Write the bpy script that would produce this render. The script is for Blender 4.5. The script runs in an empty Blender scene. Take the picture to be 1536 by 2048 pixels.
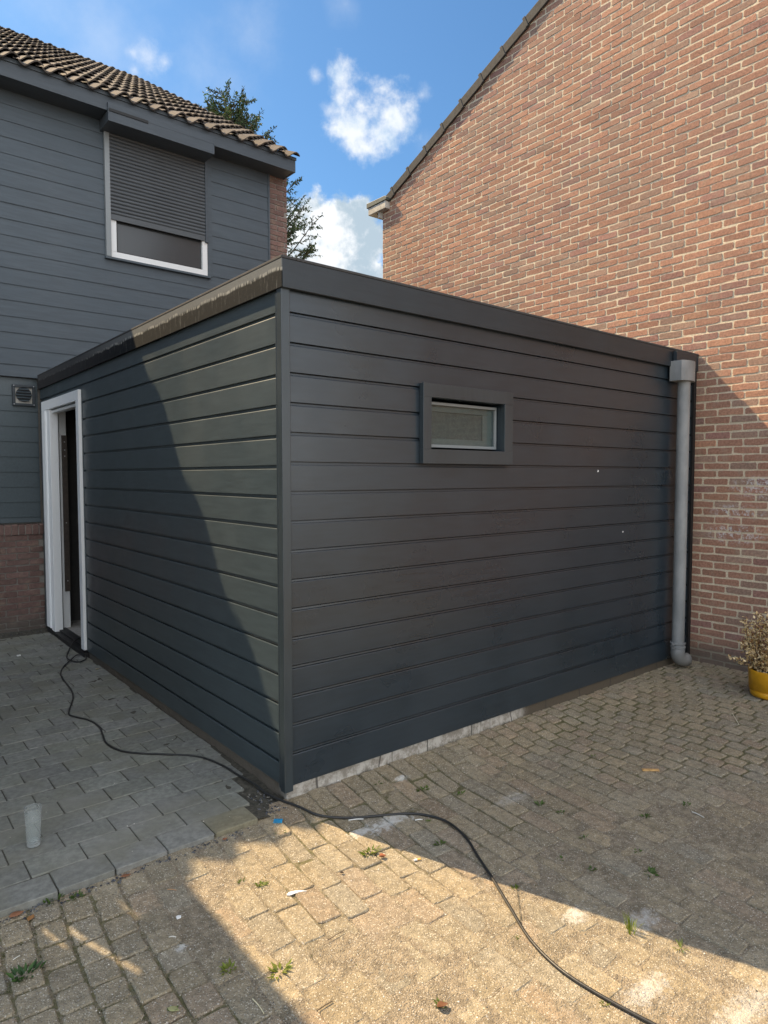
import bpy, math, random
from mathutils import Vector, Matrix, noise as mn
random.seed(7)
S = bpy.context.scene
COL = S.collection
R = math.radians

# ------------------------------------------------------------------ camera
cam = bpy.data.cameras.new('camera'); co = bpy.data.objects.new('camera', cam); COL.objects.link(co)
co.location = (0, 0, 1.55)
co.rotation_euler = (R(90 - 3.065), 0, 0)
cam.sensor_fit = 'VERTICAL'; cam.sensor_height = 36; cam.sensor_width = 27
cam.lens = 36 * 1344.6 / 2048
cam.clip_start = 0.05; cam.clip_end = 3000
S.camera = co
S.render.resolution_x = 768; S.render.resolution_y = 1024

# the site: s runs along the front face of the extension, t along its door face
TH = R(39.261)
NX, NY = -0.47686, 3.19303
SITE = Matrix.Translation((NX, NY, 0)) @ Matrix.Rotation(TH, 4, 'Z')

# ------------------------------------------------------------------ sun and sky
RS, TT = 0.355, 1.185
trav = SITE.to_3x3() @ Vector((RS, -1.0, -TT)); trav.normalize()
ELEV = math.asin(-trav.z)
sd = bpy.data.lights.new('sun', 'SUN'); sd.energy = 5.0; sd.angle = R(0.4); sd.color = (1.0, 0.765, 0.475)
so = bpy.data.objects.new('sun', sd); COL.objects.link(so)
so.rotation_euler = trav.to_track_quat('-Z', 'Y').to_euler()
so.location = (-6, 8, 12)
W = bpy.data.worlds.new('World'); S.world = W; W.use_nodes = True
EXPO = 1.05
S.view_settings.view_transform = 'Standard'; S.view_settings.look = 'None'
S.view_settings.exposure = EXPO; S.view_settings.gamma = 1


class NT:
    """short hand for building node trees"""
    def __init__(s, tree):
        s.t = tree; s.n = tree.nodes; s.l = tree.links; s.n.clear()
    def node(s, typ, **kw):
        x = s.n.new(typ)
        for k, v in kw.items(): setattr(x, k, v)
        return x
    def put(s, inp, v):
        if v is None: return
        if isinstance(v, bpy.types.NodeSocket): s.l.new(v, inp)
        else:
            if hasattr(inp.default_value, '__len__') and not hasattr(v, '__len__'): v = (v,) * len(inp.default_value)
            if hasattr(v, '__len__') and len(inp.default_value) == 4 and len(v) == 3: v = (*v, 1)
            inp.default_value = v
    def m(s, op, a, b=None, c=None, clamp=False):
        x = s.node('ShaderNodeMath', operation=op); x.use_clamp = clamp
        s.put(x.inputs[0], a); s.put(x.inputs[1], b)
        if c is not None: s.put(x.inputs[2], c)
        return x.outputs[0]
    def vm(s, op, a, b=None, scale=None, out=0):
        x = s.node('ShaderNodeVectorMath', operation=op)
        s.put(x.inputs[0], a); s.put(x.inputs[1], b)
        if scale is not None: s.put(x.inputs['Scale'], scale)
        return x.outputs[out]
    def noise(s, vec, scale, detail=4, rough=0.5, out='Fac', dist=0):
        x = s.node('ShaderNodeTexNoise'); s.put(x.inputs['Vector'], vec)
        x.inputs['Scale'].default_value = scale; x.inputs['Detail'].default_value = detail
        x.inputs['Roughness'].default_value = rough; x.inputs['Distortion'].default_value = dist
        return x.outputs[out]
    def vor(s, vec, scale, out='Distance', feature='F1'):
        x = s.node('ShaderNodeTexVoronoi', feature=feature); s.put(x.inputs['Vector'], vec)
        x.inputs['Scale'].default_value = scale
        return x.outputs[out]
    def ramp(s, fac, a, b, va=0.0, vb=1.0, smooth=True):
        x = s.node('ShaderNodeMapRange', interpolation_type='SMOOTHSTEP' if smooth else 'LINEAR')
        s.put(x.inputs['Value'], fac)
        for k, v in (('From Min', a), ('From Max', b), ('To Min', va), ('To Max', vb)): s.put(x.inputs[k], v)
        return x.outputs[0]
    def mix(s, fac, a, b, blend='MIX'):
        x = s.node('ShaderNodeMix', data_type='RGBA', blend_type=blend)
        s.put(x.inputs[0], fac); s.put(x.inputs[6], a); s.put(x.inputs[7], b)
        return x.outputs[2]
    def xyz(s, vec):
        x = s.node('ShaderNodeSeparateXYZ'); s.put(x.inputs[0], vec); return x.outputs
    def comb(s, a, b, c):
        x = s.node('ShaderNodeCombineXYZ')
        for i, v in enumerate((a, b, c)): s.put(x.inputs[i], v)
        return x.outputs[0]
    def scale(s, vec, v3):
        return s.vm('MULTIPLY', vec, v3)
    def obj(s):
        return s.node('ShaderNodeTexCoord').outputs['Object']
    def bump(s, h, strength=0.5, dist=0.01, normal=None):
        x = s.node('ShaderNodeBump'); x.inputs['Strength'].default_value = strength
        x.inputs['Distance'].default_value = dist; s.put(x.inputs['Height'], h)
        if normal is not None: s.put(x.inputs['Normal'], normal)
        return x.outputs[0]


def mat(name, fn):
    m = bpy.data.materials.new(name); m.use_nodes = True
    t = NT(m.node_tree)
    b = t.node('ShaderNodeBsdfPrincipled'); o = t.node('ShaderNodeOutputMaterial')
    t.l.new(b.outputs[0], o.inputs[0])
    for k, v in (fn(t) or {}).items():
        t.put(b.inputs[k], v)
    return m


# sky with clouds placed by direction
w = NT(W.node_tree)
sky = w.node('ShaderNodeTexSky', sky_type='NISHITA'); sky.sun_disc = False
sky.sun_elevation = ELEV; sky.sun_rotation = math.atan2(-trav.x, -trav.y)
sky.altitude = 0; sky.air_density = 1.0; sky.dust_density = 0.6; sky.ozone_density = 2.2
gen = w.node('ShaderNodeTexCoord').outputs['Generated']
d_ = w.vm('NORMALIZE', gen)


def pixdir(x, y):
    F = 1344.6; p = math.atan(72 / F); a = (x - 768) / F; b = -(y - 1024) / F
    return Vector((a, math.cos(p) + b * math.sin(p), -math.sin(p) + b * math.cos(p))).normalized()


def clouds(blobs, nscale, namp, lo, hi, detail=7, rough=0.62):
    nz = w.noise(d_, nscale, detail, rough)
    nz = w.m('MULTIPLY', w.m('SUBTRACT', nz, 0.5), namp)
    tot = None
    for (x, y, r) in blobs:
        dist = w.vm('DISTANCE', d_, pixdir(x, y), out=1)
        v = w.m('SUBTRACT', 1.0, w.m('DIVIDE', dist, r / 1344.6 * 0.9))
        tot = v if tot is None else w.m('SMOOTH_MAX', tot, v, 0.3)
    return w.ramp(w.m('ADD', tot, nz), lo, hi)


c1 = clouds([(735, 215, 72), (700, 185, 42), (755, 265, 50), (735, 298, 42), (678, 160, 26), (775, 230, 40), (722, 240, 60)], 15, 3.8, -0.12, 0.85, rough=0.60)
c2 = clouds([(690, 500, 100), (650, 470, 78), (725, 480, 72), (640, 540, 100), (720, 545, 75), (590, 520, 90), (560, 470, 60), (690, 590, 90)], 18, 1.7, 0.0, 0.30)
c3 = clouds([(295, 115, 42), (330, 125, 30), (270, 140, 20), (630, 152, 20), (265, 105, 22), (830, 238, 20), (845, 190, 22), (660, 222, 24)], 22, 2.6, 0.1, 1.6)
c4 = w.m('MULTIPLY', clouds([(690, 8, 40), (400, 150, 120), (860, 300, 50), (500, 60, 90), (200, 60, 160)], 9, 2.6, 0.0, 2.2), 0.35)
# bright unseen clouds added behind the camera and to the sides as fill light
fill_clouds = w.ramp(w.noise(w.scale(d_, (1, 1, 2.2)), 2.6, 8, 0.6), 0.40, 0.54)
dz = w.xyz(d_)
behind = w.m('MULTIPLY', w.ramp(w.vm('DOT_PRODUCT', d_, (0.74, -0.67, 0.05), out=1), -0.25, 0.45), w.ramp(dz[1], 0.30, -0.10))
fill_clouds = w.m('MULTIPLY', fill_clouds, behind)
sh = w.noise(d_, 26, 6, 0.6)
shade2 = w.ramp(w.m('ADD', sh, w.m('MULTIPLY', w.noise(d_, 10, 3), 0.8)), 0.80, 1.06)
cl_bright = (5.0, 5.15, 5.3)
cl_grey = (2.5, 3.1, 3.6)
skyc = w.mix(1.0, sky.outputs[0], (0.47, 0.69, 0.80), 'MULTIPLY')
v = w.mix(w.m('MULTIPLY', c3, 0.75), skyc, cl_bright)
v = w.mix(c4, v, cl_bright)
v = w.mix(w.m('MULTIPLY', c1, 0.93), v, w.mix(w.ramp(sh, 0.3, 0.6), (2.9, 3.7, 4.6), cl_bright))
v = w.mix(c2, v, w.mix(shade2, cl_grey, cl_bright))
v = w.mix(fill_clouds, v, (12.3, 12.5, 12.6))
bg = w.node('ShaderNodeBackground'); w.put(bg.inputs[0], v); bg.inputs[1].default_value = 0.10
wo = w.node('ShaderNodeOutputWorld'); w.l.new(bg.outputs[0], wo.inputs[0])

# ------------------------------------------------------------------ mesh building


class MB:
    def __init__(s):
        s.v = []; s.f = []; s.c = []; s.mi = []; s.smooth = False
    def add(s, vs, fs, col=None, mi=0):
        k = len(s.v); s.v += [Vector(p) for p in vs]
        s.f += [tuple(i + k for i in f) for f in fs]
        s.mi += [mi] * len(fs)
        s.c += [col or (1, 1, 1, 1)] * len(vs)
        return s
    def box(s, a0, a1, b0, b1, c0, c1, col=None, mi=0, M=None):
        vs = [Vector((x, y, z)) for z in (c0, c1) for y in (b0, b1) for x in (a0, a1)]
        if M is not None: vs = [M @ p for p in vs]
        return s.add(vs, [(0, 2, 3, 1), (4, 5, 7, 6), (0, 1, 5, 4), (2, 6, 7, 3), (0, 4, 6, 2), (1, 3, 7, 5)], col, mi)
    def extrude(s, pts, off, close=True, caps=True, col=None, mi=0):
        """pts: closed outline in 3-D, off: vector"""
        n = len(pts); off = Vector(off); pts = [Vector(p) for p in pts]
        vs = pts + [p + off for p in pts]
        fs = [(i, (i + 1) % n, n + (i + 1) % n, n + i) for i in range(n if close else n - 1)]
        if caps: fs += [tuple(range(n))[::-1], tuple(range(n, 2 * n))]
        return s.add(vs, fs, col, mi)
    def tube(s, path, rad, n=8, col=None, mi=0, cap=True):
        path = [Vector(p) for p in path]; rs = rad if hasattr(rad, '__len__') else [rad] * len(path)
        vs = []; up = Vector((0.13, 0.21, 1)).normalized()
        for i, p in enumerate(path):
            d = (path[min(i + 1, len(path) - 1)] - path[max(i - 1, 0)])
            d = d.normalized() if d.length > 1e-9 else Vector((0, 0, 1))
            a = d.cross(up)
            if a.length < 0.2: a = d.cross(Vector((1, 0, 0.1)))
            a.normalize(); b = d.cross(a).normalized()
            if i == 0: pa = a
            else:
                a = (pa - d * pa.dot(d)); a = a.normalized() if a.length > 1e-6 else pa; b = d.cross(a).normalized(); pa = a
            for k in range(n):
                q = 2 * math.pi * k / n
                vs.append(p + (a * math.cos(q) + b * math.sin(q)) * rs[i])
        m = len(path)
        fs = [(i * n + k, i * n + (k + 1) % n, (i + 1) * n + (k + 1) % n, (i + 1) * n + k) for i in range(m - 1) for k in range(n)]
        if cap: fs += [tuple(range(n))[::-1], tuple((m - 1) * n + k for k in range(n))]
        return s.add(vs, fs, col, mi)
    def lathe(s, c, prof, n=32, col=None, mi=0):
        vs = [Vector(c) + Vector((r * math.cos(2 * math.pi * k / n), r * math.sin(2 * math.pi * k / n), z)) for (r, z) in prof for k in range(n)]
        fs = [(i * n + k, i * n + (k + 1) % n, (i + 1) * n + (k + 1) % n, (i + 1) * n + k) for i in range(len(prof) - 1) for k in range(n)]
        return s.add(vs, fs, col, mi)
    def block(s, c, ax, ay, n, wd, ht, depth, inset=0.004, jit=0.002, col=None, rnd=0.006, mids=1):
        """irregular rounded brick or paver: centre c of its face, axes ax, ay, outward normal n"""
        c, ax, ay, n = Vector(c), Vector(ax), Vector(ay), Vector(n)
        hw, hh = wd / 2, ht / 2; base = []
        for (sx, sy) in ((1, 1), (-1, 1), (-1, -1), (1, -1)):
            r1 = rnd * random.uniform(0.5, 1.6); r2 = rnd * random.uniform(0.5, 1.6)
            pa = (sx * hw, sy * (hh - r2)); pb = (sx * (hw - r1), sy * hh)
            seq = (pa, pb) if sx * sy > 0 else (pb, pa)
            base += list(seq)
            if sx * sy > 0:   # along the long edge
                for q in range(mids): base.append((sx * hw * (1 - 2 * (q + 1) / (mids + 1)), sy * hh))
        base = [(x + random.uniform(-jit, jit), y + random.uniform(-jit, jit)) for x, y in base]
        m = len(base); vs = []
        tilt = (random.uniform(-1, 1) * jit * 0.5 / hw, random.uniform(-1, 1) * jit * 0.5 / hh)
        for (k, h) in ((1, -depth), (1, -inset), (0, 0)):
            for x, y in base:
                if not k:
                    x -= math.copysign(min(inset, abs(x)), x) if abs(x) > hw * 0.6 else 0
                    y -= math.copysign(min(inset, abs(y)), y)
                vs.append(c + ax * x + ay * y + n * (h + (tilt[0] * x + tilt[1] * y if h > -depth else 0)))
        fs = [(r * m + i, r * m + (i + 1) % m, (r + 1) * m + (i + 1) % m, (r + 1) * m + i) for r in (0, 1) for i in range(m)]
        fs.append(tuple(2 * m + i for i in range(m)))
        if ax.cross(ay).dot(n) < 0: fs = [f[::-1] for f in fs]
        return s.add(vs, fs, col)
    def mesh(s, name, mats, anchor=(0, 0, 0), smooth=None):
        a = Vector(anchor)
        me = bpy.data.meshes.new(name); me.from_pydata([tuple(p - a) for p in s.v], [], s.f)
        for m in (mats if isinstance(mats, (list, tuple)) else [mats]): me.materials.append(m)
        me.polygons.foreach_set('material_index', s.mi)
        if any(c != (1, 1, 1, 1) for c in s.c):
            at = me.attributes.new('tint', 'FLOAT_COLOR', 'POINT')
            at.data.foreach_set('color', [x for c in s.c for x in (c if len(c) == 4 else (*c, 1))])
        me.validate(); me.update()
        if smooth is None: smooth = s.smooth
        if smooth: me.polygons.foreach_set('use_smooth', [True] * len(me.polygons))
        return me


def tag(o, label=None, cat=None, group=None, kind=None):
    for k, v in (('label', label), ('category', cat), ('group', group), ('kind', kind)):
        if v: o[k] = v
    return o


def thing(name, anchor, label, cat, group=None, kind=None):
    o = bpy.data.objects.new(name, None); COL.objects.link(o)
    o.matrix_world = SITE @ Matrix.Translation(anchor); o.empty_display_size = 0.1
    o['_a'] = tuple(anchor)
    return tag(o, label, cat, group, kind)


def part(name, mb, mats, parent, smooth=None, bevel=None, label=None):
    root = parent
    while root.parent: root = root.parent
    a = tuple(root['_a'])
    o = bpy.data.objects.new(name, mb.mesh(name, mats, a, smooth)); COL.objects.link(o)
    o.parent = parent
    if bevel: bev(o, bevel)
    if label: o['label'] = label
    return o


def single(name, mb, mats, anchor=(0, 0, 0), label=None, cat=None, group=None, kind=None, smooth=None, bevel=None):
    o = bpy.data.objects.new(name, mb.mesh(name, mats, anchor, smooth)); COL.objects.link(o)
    o.matrix_world = SITE @ Matrix.Translation(anchor); o['_a'] = tuple(anchor)
    if bevel: bev(o, bevel)
    return tag(o, label, cat, group, kind)


def bev(o, wd, seg=2):
    b = o.modifiers.new('bevel', 'BEVEL'); b.width = wd; b.segments = seg; b.limit_method = 'ANGLE'; b.angle_limit = R(35)


def n2(x, y, z=0): return mn.noise(Vector((x, y, z)))
def sstep(x, a, b):
    x = max(0, min(1, (x - a) / (b - a))); return x * x * (3 - 2 * x)
def srgb(r, g, b):
    return tuple(((c / 255) / 12.92 if c < 10 else (((c / 255) + 0.055) / 1.055) ** 2.4) for c in (r, g, b))


# ------------------------------------------------------------------ materials
def attr(t, name='tint'):
    x = t.node('ShaderNodeAttribute'); x.attribute_name = name; return x.outputs['Color']


def paint(c, rough, grain=(1, 1, 1), spots=0.0, bumpy=0.25, var=0.12, spec=0.5):
    def fn(t):
        o = t.obj()
        n = t.noise(t.scale(o, grain), 14, 6, 0.6)
        big = t.noise(o, 1.7, 4, 0.55)
        col = t.mix(t.ramp(n, 0.3, 0.7), tuple(x * (1 - var) for x in c), tuple(x * (1 + var) for x in c))
        col = t.mix(t.ramp(big, 0.35, 0.7, 0, 0.35), col, tuple(x * 1.28 + 0.003 for x in c))
        if spots:
            sp = t.ramp(t.vor(o, 46, 'Distance'), 0.055, 0.02)
            pick = t.ramp(t.noise(o, 9, 2), 0.62, 0.72)
            col = t.mix(t.m('MULTIPLY', t.m('MULTIPLY', sp, pick), spots), col, (0.4, 0.4, 0.37))
        fine = t.noise(t.scale(o, grain), 160, 3, 0.6)
        h = t.m('ADD', t.m('MULTIPLY', fine, 0.35), n)
        rr = t.ramp(big, 0.3, 0.7, rough - 0.05, rough + 0.09)
        return {'Base Color': col, 'Roughness': rr, 'Specular IOR Level': spec, 'Normal': t.bump(h, bumpy, 0.002)}
    return fn


M = {}
M['paint_shade_tone'] = mat('dark_paint_shade_tone', paint((0.017, 0.027, 0.037), 0.29, (0.35, 3, 3), 0.5, 0.07, 0.15, 0.75))  # same paint as the side, toned darker for the shaded front face
M['paint_side'] = mat('dark_paint_sun_tone', paint((0.046, 0.064, 0.074), 0.38, (3, 0.35, 3), 0.5))  # same paint as the front, toned lighter for the partly sunlit side
M['paint_trim'] = mat('dark_paint_trim', paint((0.025, 0.036, 0.044), 0.32, (3, 3, 0.4), 0, 0.2, 0.12, 0.7))
M['house_paint'] = mat('house_cladding_paint', paint((0.058, 0.076, 0.093), 0.55, (0.3, 3, 3), 0.25, 0.3))
M['fascia_dark'] = mat('fascia_paint', paint((0.019, 0.026, 0.033), 0.42, (0.3, 3, 3), 0.2, 0.3))
M['house_fascia'] = mat('house_fascia_paint', paint((0.048, 0.061, 0.075), 0.5, (0.3, 3, 3), 0, 0.2))
M['black'] = mat('black_rubber', lambda t: {'Base Color': (0.008, 0.008, 0.009), 'Roughness': 0.6})
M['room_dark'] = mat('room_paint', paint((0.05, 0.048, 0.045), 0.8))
M['shutter'] = mat('shutter_slats', paint((0.062, 0.070, 0.078), 0.45, (0.3, 3, 3), 0, 0.2))


def m_white(t):
    o = t.obj(); n = t.noise(o, 11, 6, 0.65)
    dirt = t.ramp(t.noise(t.scale(o, (6, 6, 1)), 6, 5, 0.7), 0.56, 0.8)
    col = t.mix(t.m('MULTIPLY', dirt, 0.45), (0.88, 0.90, 0.91), (0.45, 0.43, 0.40))
    return {'Base Color': col, 'Roughness': 0.35, 'Normal': t.bump(t.noise(o, 240, 2), 0.25, 0.001)}
M['white'] = mat('white_frame_paint', m_white)


def m_upvc(t):
    return {'Base Color': (0.74, 0.75, 0.75), 'Roughness': 0.3}
M['upvc'] = mat('white_window_profile', m_upvc)
M['alu'] = mat('grey_profile', lambda t: {'Base Color': (0.22, 0.24, 0.25), 'Roughness': 0.4})


def m_weather(t):
    o = t.obj(); x = t.xyz(o)
    st = t.noise(t.scale(o, (1, 9, 1.4)), 5, 8, 0.72)
    fine = t.noise(o, 70, 4, 0.7)
    zz = t.m('ADD', x[2], t.m('MULTIPLY', t.m('SUBTRACT', t.noise(t.scale(o, (1, 1, 0)), 7, 4), 0.5), 0.05))
    band = t.ramp(t.m('ABSOLUTE', t.m('SUBTRACT', zz, 2.512)), 0.012, 0.003)
    c = t.mix(t.ramp(st, 0.54, 0.74), (0.014, 0.016, 0.018), (0.13, 0.135, 0.13))
    c = t.mix(t.ramp(x[2], 2.50, 2.525), c, t.mix(fine, (0.10, 0.11, 0.115), (0.20, 0.21, 0.21)))
    c = t.mix(t.m('MULTIPLY', t.m('MULTIPLY', band, 0.7), t.ramp(t.noise(t.scale(o, (1, 6, 1)), 9, 4, 0.7), 0.42, 0.6)), c, (0.42, 0.42, 0.39))
    c = t.mix(t.ramp(x[1], 2.0, 3.6, 0, 0.8), c, t.mix(st, (0.03, 0.032, 0.035), (0.055, 0.05, 0.05)))
    c = t.mix(t.ramp(fine, 0.55, 0.75, 0, 0.5), c, (0.05, 0.045, 0.04))
    return {'Base Color': c, 'Roughness': 0.85, 'Specular IOR Level': 0.1, 'Normal': t.bump(t.m('ADD', st, fine), 0.3, 0.003)}
M['weathered'] = mat('weathered_fascia', m_weather)


def m_brick(t):
    o = t.obj(); a = attr(t)
    n = t.noise(o, 55, 6, 0.7); b = t.noise(o, 9, 4, 0.6); x = t.xyz(o)
    c = t.mix(1.0, a, t.mix(t.ramp(n, 0.28, 0.72), (0.68, 0.66, 0.64), (1.25, 1.24, 1.22)), 'MULTIPLY')
    c = t.mix(t.ramp(b, 0.50, 0.76, 0, 0.5), c, (0.34, 0.27, 0.20))
    c = t.mix(t.ramp(t.noise(o, 0.8, 4, 0.6), 0.42, 0.66, 0, 0.30), c, (0.21, 0.145, 0.125))
    c = t.mix(t.ramp(t.vor(o, 120), 0.16, 0.05, 0, 0.6), c, (0.07, 0.05, 0.045))
    # chalk scribbles low on the wall and grime near the ground
    w_ = t.vm('ADD', o, t.scale(t.noise(o, 12, 3, 0.6, out='Color'), (0.08, 0.08, 0.08)))
    ring = t.m('ABSOLUTE', t.m('SUBTRACT', t.noise(w_, 17, 5, 0.7), 0.5))
    ch = t.m('MULTIPLY', t.ramp(ring, 0.06, 0.015), t.ramp(t.noise(o, 38, 3, 0.7), 0.42, 0.55))
    reg = None
    for (yy, zz, ry, rz) in ((-0.53, 1.46, 0.24, 0.10), (-0.38, 1.26, 0.24, 0.07), (-0.36, 1.08, 0.26, 0.09)):
        d = t.vm('LENGTH', t.comb(0.0, t.m('DIVIDE', t.m('SUBTRACT', x[1], yy), ry), t.m('DIVIDE', t.m('SUBTRACT', x[2], zz), rz)), out=1)
        r_ = t.ramp(d, 1.1, 0.5); reg = r_ if reg is None else t.m('MAXIMUM', reg, r_)
    c = t.mix(t.m('MULTIPLY', t.m('MULTIPLY', ch, reg), 0.9), c, (0.62, 0.60, 0.60))
    c = t.mix(t.ramp(t.m('ADD', x[2], t.m('MULTIPLY', b, 0.16)), 0.30, 0.10, 0, 0.75), c, (0.10, 0.092, 0.078))
    h = t.m('ADD', t.m('MULTIPLY', n, 1.0), t.m('MULTIPLY', t.noise(o, 190, 3, 0.7), 0.5))
    return {'Base Color': c, 'Roughness': 0.9, 'Normal': t.bump(h, 0.75, 0.004)}
M['brick'] = mat('red_brick', m_brick)


def m_mortar(t):
    o = t.obj(); n = t.noise(o, 90, 5, 0.7); b = t.noise(o, 4, 4); x = t.xyz(o)
    c = t.mix(t.ramp(n, 0.3, 0.7), (0.50, 0.425, 0.31), (0.74, 0.64, 0.48))
    c = t.mix(t.ramp(b, 0.5, 0.75, 0, 0.4), c, (0.25, 0.22, 0.18))
    c = t.mix(t.ramp(x[2], 0.25, 0.02, 0, 0.8), c, (0.12, 0.11, 0.09))
    return {'Base Color': c, 'Roughness': 0.95, 'Normal': t.bump(t.m('ADD', n, t.noise(o, 30, 4)), 0.8, 0.005)}
M['mortar'] = mat('sand_mortar', m_mortar)


def m_mortar_dark(t):
    o = t.obj(); n = t.noise(o, 90, 5, 0.7)
    return {'Base Color': t.mix(n, (0.17, 0.155, 0.14), (0.32, 0.30, 0.27)), 'Roughness': 0.95, 'Normal': t.bump(n, 0.8, 0.005)}
M['mortar_grey'] = mat('grey_mortar', m_mortar_dark)


def stains(t, o, c):
    """lime and paint powder spilled on the paving"""
    x = t.xyz(o)
    for (sx, sy, rx, ry, amt) in ((0.30, -0.42, 0.17, 0.055, 0.8), (0.17, -0.40, 0.10, 0.04, 0.7), (0.42, -1.36, 0.07, 0.045, 0.6), (0.58, -1.53, 0.10, 0.05, 0.5),
                                  (0.28, -1.72, 0.13, 0.05, 0.5), (0.42, -1.95, 0.26, 0.06, 0.42), (0.95, -0.62, 0.15, 0.05, 0.3), (-0.78, -0.60, 0.03, 0.02, 0.6), (0.62, -0.14, 0.05, 0.02, 0.8)):
        dx = t.m('DIVIDE', t.m('SUBTRACT', x[0], sx), rx); dy = t.m('DIVIDE', t.m('SUBTRACT', x[1], sy), ry)
        d = t.vm('LENGTH', t.comb(dx, dy, 0.0), out=1)
        f = t.ramp(t.m('ADD', d, t.m('MULTIPLY', t.m('SUBTRACT', t.noise(o, 38, 6, 0.75), 0.5), 3.4)), 1.1, 0.1)
        c = t.mix(t.m('MULTIPLY', f, amt), c, (0.60, 0.60, 0.58))
    return c


def aggregate(t, o, base, lo=0.75, hi=1.2):
    n = t.noise(o, 30, 5, 0.65)
    c = t.mix(1.0, base, t.mix(t.ramp(n, 0.3, 0.7), (lo,) * 3, (hi,) * 3), 'MULTIPLY')
    rnd = t.xyz(t.vor(o, 210, 'Color'))
    dist = t.vor(o, 210)
    st = t.m('MULTIPLY', t.ramp(rnd[0], 0.76, 0.82), t.ramp(dist, 0.55, 0.35))
    c = t.mix(t.m('MULTIPLY', st, 0.75), c, (0.56, 0.52, 0.44))
    dk = t.m('MULTIPLY', t.ramp(rnd[1], 0.66, 0.74), t.ramp(dist, 0.6, 0.3))
    c = t.mix(t.m('MULTIPLY', dk, 0.55), c, (0.045, 0.04, 0.036))
    rnd2 = t.xyz(t.vor(o, 95, 'Color'))
    d2 = t.vor(o, 95)
    st2 = t.m('MULTIPLY', t.ramp(rnd2[0], 0.90, 0.93), t.ramp(d2, 0.34, 0.22))
    c = t.mix(t.m('MULTIPLY', st2, 0.7), c, (0.58, 0.54, 0.47))
    h = t.m('ADD', t.m('MULTIPLY', dist, -0.8), t.m('ADD', t.m('MULTIPLY', t.noise(o, 75, 5, 0.7), 1.2), t.m('MULTIPLY', d2, -0.5)))
    return c, h


def m_paver(t):
    o = t.obj(); a = attr(t)
    b = t.noise(o, 2.2, 4, 0.55)
    base = t.mix(t.ramp(b, 0.35, 0.65, 0, 0.6), a, t.mix(1.0, a, (1.15, 1.05, 0.9), 'MULTIPLY'))
    c, h = aggregate(t, o, base)
    moss = t.m('MULTIPLY', t.ramp(t.noise(o, 3.2, 5, 0.65), 0.54, 0.72), t.ramp(t.noise(o, 45, 4, 0.7), 0.45, 0.62))
    c = t.mix(t.m('MULTIPLY', moss, 0.25), c, (0.10, 0.09, 0.045))
    c = stains(t, o, c)
    return {'Base Color': c, 'Roughness': 0.92, 'Normal': t.bump(h, 0.9, 0.0035)}
M['paver'] = mat('exposed_aggregate_paver', m_paver)


def m_dirt(t):
    o = t.obj(); x = t.xyz(o)
    n = t.noise(o, 26, 6, 0.7)
    base = t.mix(t.ramp(n, 0.3, 0.7), (0.20, 0.162, 0.112), (0.30, 0.248, 0.175))
    c, h = aggregate(t, o, base)
    ms = t.ramp(t.m('ADD', t.noise(o, 1.6, 4, 0.6), t.m('MULTIPLY', t.noise(o, 24, 4, 0.6), 0.5)), 0.66, 0.86)
    far = t.ramp(t.m('ADD', x[0], t.m('MULTIPLY', x[1], 0.7)), 0.4, 1.8, 0, 0.65)
    low = t.ramp(x[0], -0.6, -1.0, 0, 0.75)
    ms = t.m('MAXIMUM', t.m('MULTIPLY', ms, 0.8), t.m('MAXIMUM', t.m('MULTIPLY', far, t.ramp(n, 0.35, 0.5)), t.m('MULTIPLY', low, t.ramp(n, 0.42, 0.55))))
    ms = t.m('MULTIPLY', ms, t.ramp(t.xyz(attr(t))[0], 0.0, 0.7, 1.0, 0.12))
    c = t.mix(ms, c, t.mix(n, (0.05, 0.055, 0.016), (0.125, 0.115, 0.035)))
    c = stains(t, o, c)
    return {'Base Color': c, 'Roughness': 0.97, 'Normal': t.bump(h, 1.0, 0.005)}
M['dirt'] = mat('sandy_joint_dirt', m_dirt)


def m_patio(t):
    o = t.obj(); a = attr(t)
    n = t.noise(o, 36, 6, 0.7); b = t.noise(o, 3.0, 5, 0.6)
    c = t.mix(1.0, a, t.mix(t.ramp(n, 0.3, 0.7), (0.74,) * 3, (1.22,) * 3), 'MULTIPLY')
    c = t.mix(t.ramp(b, 0.42, 0.66, 0, 0.6), c, (0.16, 0.155, 0.115))
    c = t.mix(t.ramp(t.noise(o, 1.3, 4, 0.7), 0.5, 0.7, 0, 0.4), c, (0.27, 0.265, 0.24))
    sp = t.m('MULTIPLY', t.ramp(t.vor(o, 60), 0.10, 0.05), t.ramp(t.noise(o, 14, 2), 0.6, 0.7))
    c = t.mix(t.m('MULTIPLY', sp, 0.7), c, (0.5, 0.5, 0.46))
    h = t.m('ADD', n, t.m('MULTIPLY', t.noise(o, 200, 3, 0.7), 0.6))
    return {'Base Color': c, 'Roughness': 0.85, 'Normal': t.bump(h, 0.5, 0.0025)}
M['patio'] = mat('grey_concrete_paver', m_patio)


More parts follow.
